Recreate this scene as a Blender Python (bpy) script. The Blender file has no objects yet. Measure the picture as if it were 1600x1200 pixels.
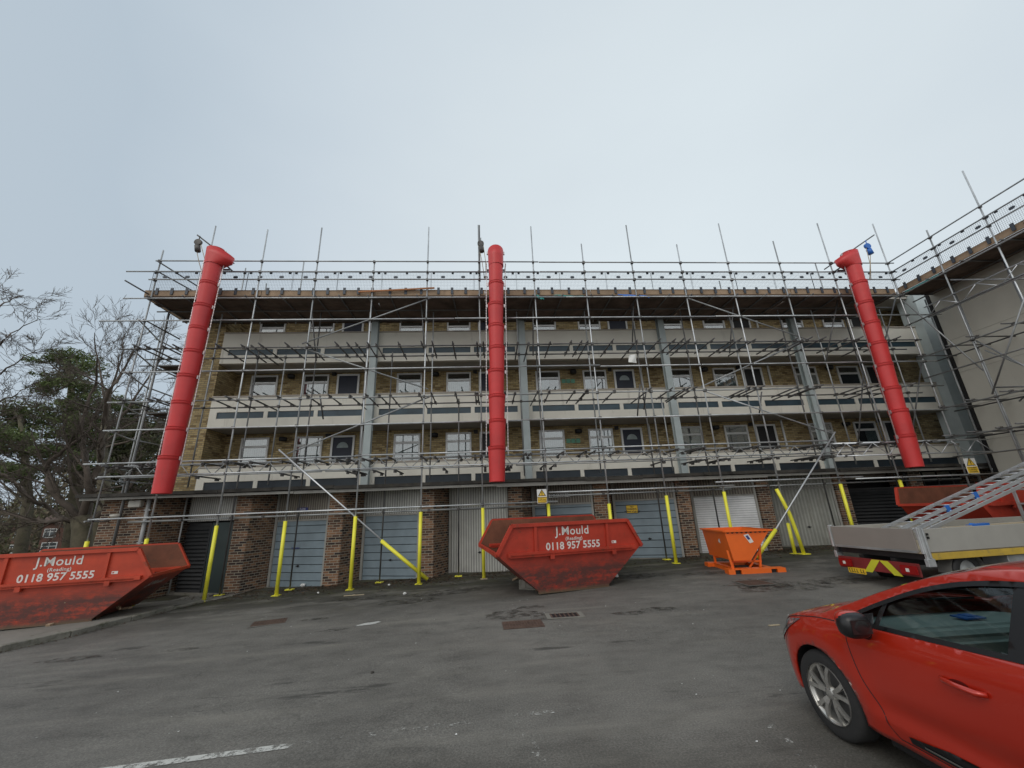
import bpy, bmesh, math, random
from mathutils import Vector, Matrix, geometry
random.seed(7)
sc = bpy.context.scene
COL = sc.collection
R = math.radians

# ------------------------------------------------------------ camera
EYE = 1.87                                  # eye height over the car park datum
F_PX, PITCH, ROLL, YAW = 626.0, 0.3053, -0.04047, 0.0729
def cam_axes():
    cp, sp, cy, sy = math.cos(PITCH), math.sin(PITCH), math.cos(YAW), math.sin(YAW)
    fw = Vector((sy*cp, cy*cp, sp)); rt = Vector((cy, -sy, 0)); up = rt.cross(fw)
    cr, sr = math.cos(ROLL), math.sin(ROLL)
    return rt*cr + up*sr, -rt*sr + up*cr, fw
RT, UP, FW = cam_axes()
cam = bpy.data.cameras.new('camera'); cam.sensor_fit = 'HORIZONTAL'; cam.sensor_width = 36.0
cam.lens = 36.0*F_PX/1600.0; cam.clip_start = 0.05; cam.clip_end = 3000
camo = bpy.data.objects.new('camera', cam); COL.objects.link(camo)
m = Matrix((( RT.x, UP.x, -FW.x, 0), (RT.y, UP.y, -FW.y, 0), (RT.z, UP.z, -FW.z, EYE), (0, 0, 0, 1)))
camo.matrix_world = m
sc.camera = camo
# survey helpers: where a sight line meets a real plane of the place
def ray(x, y):
    return RT*((x-800)/F_PX) + UP*(-(y-600)/F_PX) + FW
def at(x, y, Y):
    d = ray(x, y); p = d*(Y/d.y); return Vector((p.x, p.y, p.z+EYE))
def atX(x, y, X):
    d = ray(x, y); p = d*(X/d.x); return Vector((p.x, p.y, p.z+EYE))

# ------------------------------------------------------------ world and sun (overcast)
w = bpy.data.worlds.new('World'); sc.world = w; w.use_nodes = True
nt = w.node_tree; nt.nodes.clear()
def wn(t): return nt.nodes.new(t)
out = wn('ShaderNodeOutputWorld'); bg1 = wn('ShaderNodeBackground'); bg2 = wn('ShaderNodeBackground'); add = wn('ShaderNodeAddShader')
sky = wn('ShaderNodeTexSky'); sky.sky_type = 'NISHITA'; sky.sun_disc = False
sky.sun_elevation = R(33); sky.sun_rotation = R(210); sky.air_density = 1.0; sky.dust_density = 4.0; sky.ozone_density = 1.0
bg1.inputs['Strength'].default_value = 0.003
nt.links.new(sky.outputs[0], bg1.inputs[0])
tc = wn('ShaderNodeTexCoord'); dot = wn('ShaderNodeVectorMath'); dot.operation = 'DOT_PRODUCT'
dot.inputs[1].default_value = Vector((0.42, 0.80, 0.43)).normalized()
nt.links.new(tc.outputs['Generated'], dot.inputs[0])
cr = wn('ShaderNodeValToRGB'); e = cr.color_ramp.elements
e[0].position = 0.0; e[0].color = (0.92, 0.95, 0.97, 1)  # brighter sky behind the camera, added to light the facade
e[1].position = 1.0; e[1].color = (0.715, 0.795, 0.84, 1)
for p_, c_ in ((0.13, (0.49, 0.57, 0.64)), (0.45, (0.47, 0.555, 0.635)), (0.68, (0.57, 0.65, 0.72)), (0.86, (0.66, 0.735, 0.785))):
    k = e.new(p_); k.color = (*c_, 1)
nz = wn('ShaderNodeTexNoise'); nz.inputs['Scale'].default_value = 1.6; nz.inputs['Detail'].default_value = 4.0
mp = wn('ShaderNodeMapping'); mp.inputs['Scale'].default_value = (1, 1, 2.5)
nt.links.new(tc.outputs['Generated'], mp.inputs[0]); nt.links.new(mp.outputs[0], nz.inputs[0])
ma = wn('ShaderNodeMath'); ma.operation = 'MULTIPLY_ADD'; ma.inputs[1].default_value = 0.24; ma.inputs[2].default_value = -0.12
nt.links.new(nz.outputs[0], ma.inputs[0])
ad = wn('ShaderNodeMath'); ad.operation = 'ADD'
nt.links.new(dot.outputs['Value'], ad.inputs[0]); nt.links.new(ma.outputs[0], ad.inputs[1])
nt.links.new(ad.outputs[0], cr.inputs[0]); nt.links.new(cr.outputs[0], bg2.inputs[0]); bg2.inputs['Strength'].default_value = 1.0
nt.links.new(bg1.outputs[0], add.inputs[0]); nt.links.new(bg2.outputs[0], add.inputs[1]); nt.links.new(add.outputs[0], out.inputs[0])
sl = bpy.data.lights.new('sun', 'SUN'); sl.energy = 0.6; sl.angle = R(35); sl.color = (1.0, 0.94, 0.86)
so = bpy.data.objects.new('sun', sl); COL.objects.link(so)
so.rotation_euler = (R(48), 0, R(-32))
sc.view_settings.view_transform = 'Standard'; sc.view_settings.look = 'None'
sc.view_settings.exposure = 0.0; sc.view_settings.gamma = 1.0

# ------------------------------------------------------------ materials
def newmat(name):
    mt = bpy.data.materials.new(name); mt.use_nodes = True
    return mt, mt.node_tree, mt.node_tree.nodes['Principled BSDF']
def pos_socket(t, local=False):
    if local: return t.nodes.new('ShaderNodeTexCoord').outputs['Object']
    return t.nodes.new('ShaderNodeNewGeometry').outputs['Position']
def noise(t, src, scale, detail=6, rough=0.6, vscale=None):
    n = t.nodes.new('ShaderNodeTexNoise'); n.inputs['Scale'].default_value = scale
    n.inputs['Detail'].default_value = detail; n.inputs['Roughness'].default_value = rough
    if vscale:
        mp = t.nodes.new('ShaderNodeMapping'); mp.inputs['Scale'].default_value = vscale
        t.links.new(src, mp.inputs[0]); src = mp.outputs[0]
    t.links.new(src, n.inputs['Vector']); return n.outputs['Fac']
def ramp(t, src, stops):
    r = t.nodes.new('ShaderNodeValToRGB'); e = r.color_ramp.elements
    for i, (p, c) in enumerate(stops):
        k = e[i] if i < 2 else e.new(p)
        k.position = p; k.color = (c, c, c, 1) if isinstance(c, (int, float)) else (*c, 1)
    t.links.new(src, r.inputs[0]); return r.outputs[0]
def mix(t, fac, a, b, mode='MIX'):
    n = t.nodes.new('ShaderNodeMix'); n.data_type = 'RGBA'; n.blend_type = mode
    for s, v in ((0, fac), (6, a), (7, b)):
        if isinstance(v, (int, float)): n.inputs[s].default_value = v
        elif isinstance(v, tuple): n.inputs[s].default_value = (*v, 1)
        else: t.links.new(v, n.inputs[s])
    return n.outputs[2]
def bump(t, b, h, strength=0.3, dist=0.01):
    n = t.nodes.new('ShaderNodeBump'); n.inputs['Strength'].default_value = strength; n.inputs['Distance'].default_value = dist
    t.links.new(h, n.inputs['Height']); t.links.new(n.outputs[0], b.inputs['Normal'])
def plain(name, c, rough=0.6, metal=0.0, var=0.15, scale=3.0, bmp=0.0, coat=0.0, local=False, dirt=None, dirtcol=(0.05, 0.04, 0.03), streak=False, spec=None):
    """base colour with tonal variation and optional dirt patches"""
    mt, t, b = newmat(name); p = pos_socket(t, local)
    f = noise(t, p, scale)
    col = mix(t, ramp(t, f, ((0.3, 0.0), (0.7, 1.0))), tuple(x*(1-var) for x in c), tuple(min(1, x*(1+var)) for x in c))
    if dirt:
        d = noise(t, p, scale*2.3, 8, 0.7, (1, 1, 0.15) if streak else None)
        col = mix(t, ramp(t, d, ((dirt, 0.0), (min(dirt+0.18, 1), 0.85))), col, dirtcol)
    t.links.new(col, b.inputs['Base Color'])
    b.inputs['Roughness'].default_value = rough; b.inputs['Metallic'].default_value = metal
    if coat: b.inputs['Coat Weight'].default_value = coat; b.inputs['Coat Roughness'].default_value = 0.06
    if spec is not None: b.inputs['Specular IOR Level'].default_value = spec
    if bmp: bump(t, b, noise(t, p, scale*12), bmp, 0.01)
    return mt
def brickmat(name, c1, c2, mortar, dark, darkp, squash=1.0):
    mt, t, b = newmat(name); g = pos_socket(t)
    sp = t.nodes.new('ShaderNodeSeparateXYZ'); t.links.new(g, sp.inputs[0])
    a = t.nodes.new('ShaderNodeMath'); a.operation = 'ADD'; t.links.new(sp.outputs[0], a.inputs[0]); t.links.new(sp.outputs[1], a.inputs[1])
    cb = t.nodes.new('ShaderNodeCombineXYZ'); t.links.new(a.outputs[0], cb.inputs[0]); t.links.new(sp.outputs[2], cb.inputs[1])
    br = t.nodes.new('ShaderNodeTexBrick'); br.inputs['Scale'].default_value = 1.0
    br.inputs['Brick Width'].default_value = 0.225; br.inputs['Row Height'].default_value = 0.075
    br.inputs['Mortar Size'].default_value = 0.009; br.inputs['Mortar Smooth'].default_value = 0.2; br.inputs['Bias'].default_value = 0.0
    br.inputs['Color1'].default_value = (0, 0, 0, 1); br.inputs['Color2'].default_value = (1, 1, 1, 1); br.inputs['Mortar'].default_value = (0.5, 0.5, 0.5, 1)
    t.links.new(cb.outputs[0], br.inputs['Vector'])
    # brick-by-brick tone
    tone = ramp(t, br.outputs['Color'], ((0.0, dark), (darkp, c1), (1.0, c2)))
    big = ramp(t, noise(t, g, 1.1, 5), ((0.3, 0.75), (0.7, 1.15)))
    tone = mix(t, 1.0, tone, big, 'MULTIPLY')
    fine = ramp(t, noise(t, g, 40, 3), ((0.3, 0.85), (0.7, 1.12)))
    tone = mix(t, 1.0, tone, fine, 'MULTIPLY')
    col = mix(t, br.outputs['Fac'], tone, mortar)
    t.links.new(col, b.inputs['Base Color']); b.inputs['Roughness'].default_value = 0.9
    inv = t.nodes.new('ShaderNodeMath'); inv.operation = 'SUBTRACT'; inv.inputs[0].default_value = 1.0; t.links.new(br.outputs['Fac'], inv.inputs[1])
    bump(t, b, inv.outputs[0], 0.6, 0.006)
    return mt
def ribbed(name, c, c2, pitch, axis, rough=0.6, dirt=0.6, depth=0.012, dirtcol=(0.10, 0.09, 0.075), duty=0.5, lines=None):
    """pressed sheet: ribs along an axis ('x' uses x, 'z' rows)"""
    mt, t, b = newmat(name); g = pos_socket(t)
    sp = t.nodes.new('ShaderNodeSeparateXYZ'); t.links.new(g, sp.inputs[0])
    s = sp.outputs[0] if axis == 'x' else sp.outputs[2]
    m1 = t.nodes.new('ShaderNodeMath'); m1.operation = 'MULTIPLY'; m1.inputs[1].default_value = 1.0/pitch; t.links.new(s, m1.inputs[0])
    fr = t.nodes.new('ShaderNodeMath'); fr.operation = 'FRACT'; t.links.new(m1.outputs[0], fr.inputs[0])
    h = ramp(t, fr.outputs[0], ((0.0, 0.0), (0.09, 1.0), (duty, 1.0), (duty+0.09, 0.0))) if not lines else ramp(t, fr.outputs[0], ((0.0, 0.0), (lines, 0.0), (lines*1.6, 1.0), (0.99, 1.0), (1.0, 0.0)))
    v = ramp(t, noise(t, g, 1.6, 6), ((0.3, 0.8), (0.7, 1.1)))
    col = mix(t, h, c2, c); col = mix(t, 1.0, col, v, 'MULTIPLY')
    d = noise(t, g, 2.5, 8, 0.75, (3.0, 3.0, 0.5))
    col = mix(t, ramp(t, d, ((dirt, 0.0), (min(1, dirt+0.2), 0.7))), col, dirtcol)
    t.links.new(col, b.inputs['Base Color']); b.inputs['Roughness'].default_value = rough
    bump(t, b, h, 0.9, depth)
    return mt

def asphalt():
    mt, t, b = newmat('asphalt'); g = pos_socket(t)
    big = ramp(t, noise(t, g, 0.22, 5, 0.55), ((0.3, (0.105, 0.099, 0.088)), (0.55, (0.158, 0.150, 0.133)), (0.75, (0.205, 0.194, 0.172))))
    mid = ramp(t, noise(t, g, 1.7, 8, 0.7, (1, 1.8, 1)), ((0.25, 0.62), (0.5, 1.0), (0.8, 1.24)))
    col = mix(t, 1.0, big, mid, 'MULTIPLY')
    fine = ramp(t, noise(t, g, 55, 4, 0.8), ((0.25, 0.42), (0.5, 0.98), (0.72, 1.75)))
    col = mix(t, 1.0, col, fine, 'MULTIPLY')
    # aggregate chips
    vo = t.nodes.new('ShaderNodeTexVoronoi'); vo.inputs['Scale'].default_value = 90; t.links.new(g, vo.inputs['Vector'])
    chip = ramp(t, vo.outputs['Distance'], ((0.10, 1.0), (0.22, 0.0)))
    sel = ramp(t, noise(t, g, 37, 2), ((0.53, 0.0), (0.60, 1.0)))
    cm = mix(t, 1.0, chip, sel, 'MULTIPLY')
    col = mix(t, cm, col, (0.34, 0.33, 0.30))
    # damp dark stains, stronger toward the garages
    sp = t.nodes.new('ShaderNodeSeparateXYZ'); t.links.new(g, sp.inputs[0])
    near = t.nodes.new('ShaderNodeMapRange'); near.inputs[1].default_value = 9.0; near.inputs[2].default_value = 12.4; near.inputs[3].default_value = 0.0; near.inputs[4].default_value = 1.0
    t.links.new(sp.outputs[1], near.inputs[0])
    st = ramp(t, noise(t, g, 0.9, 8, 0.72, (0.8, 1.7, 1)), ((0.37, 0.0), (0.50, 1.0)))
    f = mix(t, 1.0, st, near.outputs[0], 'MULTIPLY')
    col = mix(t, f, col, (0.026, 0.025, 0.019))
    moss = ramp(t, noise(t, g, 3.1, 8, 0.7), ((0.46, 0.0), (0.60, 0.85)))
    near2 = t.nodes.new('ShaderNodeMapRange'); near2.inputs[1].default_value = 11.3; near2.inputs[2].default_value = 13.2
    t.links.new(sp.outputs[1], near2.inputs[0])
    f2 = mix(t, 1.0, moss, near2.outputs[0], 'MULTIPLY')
    edge = mix(t, 1.0, near2.outputs[0], ramp(t, noise(t, g, 1.4, 8, 0.7), ((0.30, 0.15), (0.55, 0.80))), 'MULTIPLY')  # shade and damp at the garage foot, painted as a dark band
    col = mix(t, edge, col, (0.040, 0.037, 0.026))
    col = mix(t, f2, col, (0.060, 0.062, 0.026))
    # scattered small oil spots and worn seams
    st2 = ramp(t, noise(t, g, 0.55, 9, 0.75, (0.45, 2.2, 1)), ((0.60, 0.0), (0.645, 0.8)))
    col = mix(t, st2, col, (0.045, 0.043, 0.038))
    # darker older surface of the bays near the camera, lighter worn driving lane
    lane = t.nodes.new('ShaderNodeMapRange'); lane.inputs[1].default_value = 5.1; lane.inputs[2].default_value = 4.2
    wob = t.nodes.new('ShaderNodeMath'); wob.operation = 'MULTIPLY_ADD'; wob.inputs[1].default_value = 1.6
    t.links.new(noise(t, g, 0.8, 5), wob.inputs[0]); t.links.new(sp.outputs[1], wob.inputs[2])
    t.links.new(wob.outputs[0], lane.inputs[0])
    lf = mix(t, 1.0, lane.outputs[0], (0.85, 0.85, 0.85), 'MULTIPLY')
    col = mix(t, lf, col, mix(t, 1.0, col, (0.50, 0.485, 0.455), 'MULTIPLY'))
    # cracks
    vc = t.nodes.new('ShaderNodeTexVoronoi'); vc.feature = 'DISTANCE_TO_EDGE'; vc.inputs['Scale'].default_value = 0.45
    wv = t.nodes.new('ShaderNodeVectorMath'); wv.operation = 'MULTIPLY_ADD'
    nn = t.nodes.new('ShaderNodeTexNoise'); nn.inputs['Scale'].default_value = 2.5; nn.inputs['Detail'].default_value = 6; t.links.new(g, nn.inputs['Vector'])
    wv.inputs[1].default_value = (0.5, 0.5, 0.5); t.links.new(nn.outputs['Color'], wv.inputs[0]); t.links.new(g, wv.inputs[2]); t.links.new(wv.outputs[0], vc.inputs['Vector'])
    ck = ramp(t, vc.outputs['Distance'], ((0.0, 0.8), (0.006, 0.0)))
    ckm = mix(t, 1.0, ck, ramp(t, noise(t, g, 0.5, 4), ((0.55, 0.0), (0.63, 0.7))), 'MULTIPLY')
    col = mix(t, ckm, col, (0.02, 0.02, 0.018))
    # pale worn streaks along the driving lane
    pw = ramp(t, noise(t, g, 0.7, 8, 0.7, (0.35, 2.6, 1)), ((0.52, 0.0), (0.70, 0.45)))
    col = mix(t, pw, col, (0.25, 0.235, 0.20))
    t.links.new(col, b.inputs['Base Color'])
    rr = ramp(t, noise(t, g, 0.8, 5), ((0.3, 0.62), (0.7, 0.92))); t.links.new(rr, b.inputs['Roughness'])
    bump(t, b, noise(t, g, 70, 4, 0.8), 0.35, 0.01)
    return mt

def skipmat(name, red, rust_amt, scuffbox):
    """worn skip paint: rust blooms, dark scuffed lower panel"""
    mt, t, b = newmat(name); g = pos_socket(t, True)
    v = ramp(t, noise(t, g, 2.0, 6), ((0.3, 0.72), (0.7, 1.12)))
    col = mix(t, 1.0, red, v, 'MULTIPLY')
    rust = ramp(t, noise(t, g, 3.2, 10, 0.75), ((rust_amt, 0.0), (rust_amt+0.12, 0.9)))
    col = mix(t, rust, col, (0.13, 0.045, 0.022))
    sp = t.nodes.new('ShaderNodeSeparateXYZ'); t.links.new(g, sp.inputs[0])
    lo = t.nodes.new('ShaderNodeMapRange'); lo.inputs[1].default_value = 0.80; lo.inputs[2].default_value = 0.45; t.links.new(sp.outputs[2], lo.inputs[0])
    sc_ = ramp(t, noise(t, g, 4.0, 10, 0.8, (0.6, 0.6, 1.5)), ((0.36, 0.0), (0.52, 0.88)))
    f = mix(t, 1.0, sc_, lo.outputs[0], 'MULTIPLY')
    col = mix(t, f, col, (0.055, 0.032, 0.028))
    lo2 = t.nodes.new('ShaderNodeMapRange'); lo2.inputs[1].default_value = 0.10; lo2.inputs[2].default_value = 0.0; t.links.new(sp.outputs[2], lo2.inputs[0])
    col = mix(t, lo2.outputs[0], col, (0.12, 0.09, 0.055))
    t.links.new(col, b.inputs['Base Color']); b.inputs['Roughness'].default_value = 0.5
    bump(t, b, noise(t, g, 14, 6), 0.15, 0.02)
    return mt

def glassmat(name, tint, rough=0.03, alpha=0.35):
    mt, t, b = newmat(name); t.nodes.remove(b)
    o = t.nodes['Material Output']; g = t.nodes.new('ShaderNodeBsdfGlossy'); g.inputs['Roughness'].default_value = rough
    g.inputs['Color'].default_value = (0.9, 0.95, 0.95, 1)
    tr = t.nodes.new('ShaderNodeBsdfTransparent'); tr.inputs[0].default_value = (*tint, 1)
    fr = t.nodes.new('ShaderNodeFresnel'); fr.inputs[0].default_value = 1.5
    mr = t.nodes.new('ShaderNodeMapRange'); mr.inputs[1].default_value = 0; mr.inputs[2].default_value = 1; mr.inputs[3].default_value = alpha*0.15; mr.inputs[4].default_value = 1.0
    t.links.new(fr.outputs[0], mr.inputs[0])
    mx = t.nodes.new('ShaderNodeMixShader'); t.links.new(mr.outputs[0], mx.inputs[0]); t.links.new(tr.outputs[0], mx.inputs[1]); t.links.new(g.outputs[0], mx.inputs[2])
    t.links.new(mx.outputs[0], o.inputs[0]); return mt

M = {}
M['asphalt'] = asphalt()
M['brick'] = brickmat('dark_brick', (0.125, 0.062, 0.038), (0.27, 0.145, 0.080), (0.30, 0.27, 0.21), (0.026, 0.019, 0.019), 0.5)
M['buff'] = brickmat('buff_brick', (0.37, 0.275, 0.125), (0.53, 0.415, 0.215), (0.19, 0.16, 0.11), (0.19, 0.125, 0.055), 0.3)
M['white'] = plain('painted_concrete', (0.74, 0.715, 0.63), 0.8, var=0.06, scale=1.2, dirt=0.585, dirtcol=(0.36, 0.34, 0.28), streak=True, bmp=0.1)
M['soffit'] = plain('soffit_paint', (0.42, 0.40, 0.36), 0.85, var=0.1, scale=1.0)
M['coping'] = plain('coping_metal', (0.40, 0.36, 0.31), 0.6, var=0.15)
M['slot'] = plain('blue_slate_panel', (0.035, 0.065, 0.085), 0.35, var=0.3, scale=2.0)
M['slot2'] = plain('dark_slate_panel', (0.020, 0.030, 0.040), 0.4, var=0.3, scale=2.0)
M['column'] = plain('grey_blue_steel', (0.44, 0.50, 0.50), 0.55, var=0.08, scale=2)
M['upvc'] = plain('white_upvc', (0.68, 0.69, 0.68), 0.4, var=0.05)
M['curtain'] = plain('net_curtain', (0.30, 0.35, 0.35), 0.9, var=0.2, scale=6)
M['dark'] = plain('dark_void', (0.012, 0.012, 0.013), 0.6, var=0.2)
M['navy'] = plain('navy_door', (0.014, 0.018, 0.034), 0.55, var=0.2)
M['tube'] = plain('galvanised_tube', (0.54, 0.56, 0.57), 0.42, 0.55, var=0.35, scale=1.7, dirt=0.66, dirtcol=(0.16, 0.10, 0.07))
M['tube_dark'] = plain('weathered_tube', (0.13, 0.13, 0.13), 0.5, 0.45, var=0.4, scale=2.1, dirt=0.6, dirtcol=(0.10, 0.055, 0.035))
M['alu'] = plain('aluminium', (0.62, 0.64, 0.66), 0.35, 0.7, var=0.12, scale=3)
M['coupler'] = plain('forged_coupler', (0.10, 0.095, 0.09), 0.6, 0.4, var=0.4, scale=9)
M['yellow'] = plain('yellow_plastic', (0.86, 0.80, 0.06), 0.45, var=0.10, scale=2.5, dirt=0.66, dirtcol=(0.42, 0.38, 0.10))
M['board'] = plain('scaffold_board', (0.31, 0.22, 0.145), 0.85, var=0.28, scale=1.4, bmp=0.2, dirt=0.6, dirtcol=(0.13, 0.085, 0.055))
M['deck'] = plain('deck_board', (0.115, 0.080, 0.060), 0.9, var=0.45, scale=1.8, bmp=0.2)
M['mesh'] = plain('guard_wire', (0.055, 0.065, 0.08), 0.5, 0.3, var=0.2)
M['chute'] = plain('red_plastic', (0.60, 0.040, 0.040), 0.42, var=0.13, scale=1.2, local=True, dirt=0.60, dirtcol=(0.40, 0.07, 0.06), streak=True)
M['chain'] = plain('chain_steel', (0.55, 0.50, 0.50), 0.4, 0.7)
M['felt'] = plain('roofing_felt', (0.048, 0.044, 0.038), 0.9, var=0.5, scale=2.5, bmp=0.4, dirt=0.58, dirtcol=(0.11, 0.10, 0.06))
M['doorblue'] = ribbed('blue_grey_panels', (0.20, 0.255, 0.29), (0.035, 0.05, 0.06), 0.235, 'z', 0.5, 0.68, 0.012, (0.09, 0.10, 0.10), lines=0.06)
M['ribpale'] = ribbed('pale_ribbed_sheet', (0.50, 0.50, 0.465), (0.28, 0.28, 0.26), 0.085, 'x', 0.6, 0.60)
M['ribold'] = ribbed('weathered_ribbed_sheet', (0.36, 0.365, 0.33), (0.27, 0.275, 0.245), 0.10, 'x', 0.7, 0.53, 0.010, (0.13, 0.12, 0.085))
M['ribtan'] = ribbed('tan_ribbed_sheet', (0.27, 0.245, 0.20), (0.14, 0.12, 0.10), 0.085, 'x', 0.7, 0.56)
M['roller'] = ribbed('white_roller_slats', (0.78, 0.79, 0.80), (0.40, 0.41, 0.42), 0.077, 'z', 0.35, 0.82, 0.012, (0.4, 0.4, 0.38), lines=0.12)
M['louvre'] = plain('black_louvre', (0.018, 0.020, 0.022), 0.5, var=0.2)
M['greenpanel'] = plain('dark_green_panel', (0.020, 0.036, 0.036), 0.45, var=0.2, scale=2, dirt=0.70, dirtcol=(0.16, 0.19, 0.19))
M['timber'] = plain('grey_painted_timber', (0.30, 0.295, 0.27), 0.75, var=0.15, dirt=0.6, dirtcol=(0.14, 0.12, 0.09), streak=True)
M['render'] = plain('pale_render', (0.52, 0.505, 0.44), 0.85, var=0.07, scale=0.8, dirt=0.64, dirtcol=(0.29, 0.28, 0.24), streak=True, bmp=0.15)
M['pipe'] = plain('grey_plastic_pipe', (0.36, 0.37, 0.37), 0.5, var=0.12)
M['lens'] = plain('lamp_housing', (0.50, 0.49, 0.44), 0.4)
M['black'] = plain('black_plastic', (0.014, 0.014, 0.015), 0.55)
M['textwhite'] = plain('white_lettering', (0.72, 0.70, 0.66), 0.6, var=0.12, scale=8)
M['textblack'] = plain('black_lettering', (0.02, 0.02, 0.02), 0.6)
M['signyellow'] = plain('sign_yellow', (0.78, 0.50, 0.03), 0.5, var=0.05)
M['signwhite'] = plain('sign_white', (0.75, 0.75, 0.72), 0.5, var=0.05)
M['signblue'] = plain('sign_blue', (0.03, 0.04, 0.20), 0.5)
M['green'] = plain('green_plate', (0.10, 0.30, 0.20), 0.5)
M['skip1'] = skipmat('skip_paint_red', (0.47, 0.045, 0.022), 0.57, None)
M['skip2'] = skipmat('skip_paint_orange_red', (0.52, 0.060, 0.024), 0.585, None)
M['skipin'] = plain('rusty_inside', (0.17, 0.060, 0.032), 0.8, var=0.35, scale=2, dirt=0.56, dirtcol=(0.085, 0.05, 0.032), bmp=0.3)
M['orange'] = plain('orange_paint', (0.78, 0.135, 0.012), 0.42, var=0.07, scale=2)
M['concrete'] = plain('concrete', (0.20, 0.19, 0.165), 0.9, var=0.2, scale=1.5, bmp=0.3, dirt=0.56, dirtcol=(0.075, 0.075, 0.04))
M['kerb'] = plain('kerb_concrete', (0.21, 0.20, 0.17), 0.9, var=0.25, scale=2, bmp=0.3, dirt=0.50, dirtcol=(0.055, 0.06, 0.028))
M['soil'] = plain('leaf_strewn_grass', (0.060, 0.060, 0.030), 0.95, var=0.45, scale=0.8, bmp=0.5, dirt=0.52, dirtcol=(0.07, 0.045, 0.025))
M['iron'] = plain('rusted_iron', (0.12, 0.078, 0.060), 0.7, 0.2, var=0.3, scale=6, bmp=0.2)
M['paint'] = None
M['bark'] = plain('bark', (0.115, 0.10, 0.068), 0.95, var=0.35, scale=2.5, bmp=0.5, dirt=0.55, dirtcol=(0.075, 0.085, 0.035))
M['twig'] = plain('twig_bark', (0.11, 0.088, 0.072), 0.95, var=0.3)
M['needle'] = plain('pine_needles', (0.115, 0.150, 0.050), 0.8, var=0.5, scale=0.7)
M['ivy'] = plain('ivy_leaves', (0.105, 0.110, 0.048), 0.8, var=0.5, scale=0.6)
M['scrub'] = plain('brown_scrub', (0.145, 0.118, 0.075), 0.9, var=0.45, scale=0.4)
M['housebrick'] = plain('far_red_brick', (0.115, 0.060, 0.045), 0.9, var=0.2, scale=1.5)
M['tile'] = plain('far_roof_tile', (0.10, 0.065, 0.052), 0.9, var=0.2)
M['winglass'] = plain('window_glass_dark', (0.05, 0.06, 0.065), 0.08, var=0.3, scale=3, spec=0.8)
M['blueties'] = plain('blue_plastic', (0.02, 0.14, 0.50), 0.4)
M['teal'] = plain('teal_netting', (0.03, 0.25, 0.23), 0.7)
M['ply'] = plain('plywood', (0.42, 0.35, 0.24), 0.7, var=0.12)
M['litter'] = plain('white_rubbish', (0.7, 0.7, 0.68), 0.7)
M['leaf'] = plain('dead_leaves', (0.060, 0.036, 0.020), 0.9, var=0.5, scale=5)
def paintmat():
    mt, t, b = newmat('worn_white_paint'); g = pos_socket(t)
    b.inputs['Base Color'].default_value = (0.60, 0.60, 0.56, 1); b.inputs['Roughness'].default_value = 0.8
    tr = t.nodes.new('ShaderNodeBsdfTransparent'); mx = t.nodes.new('ShaderNodeMixShader')
    sp = t.nodes.new('ShaderNodeSeparateXYZ'); t.links.new(g, sp.inputs[0])
    fade = t.nodes.new('ShaderNodeMapRange'); fade.inputs[1].default_value = -1.90; fade.inputs[2].default_value = -1.66; fade.inputs[3].default_value = 0.085; fade.inputs[4].default_value = -0.055
    t.links.new(sp.outputs[0], fade.inputs[0])
    a = t.nodes.new('ShaderNodeMath'); a.operation = 'ADD'
    t.links.new(noise(t, g, 9, 9, 0.8), a.inputs[0]); t.links.new(fade.outputs[0], a.inputs[1])
    f = ramp(t, a.outputs[0], ((0.50, 0.0), (0.60, 0.9)))
    t.links.new(f, mx.inputs[0]); t.links.new(tr.outputs[0], mx.inputs[1]); t.links.new(b.outputs[0], mx.inputs[2])
    t.links.new(mx.outputs[0], t.nodes['Material Output'].inputs[0]); return mt
M['paint'] = paintmat()

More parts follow.
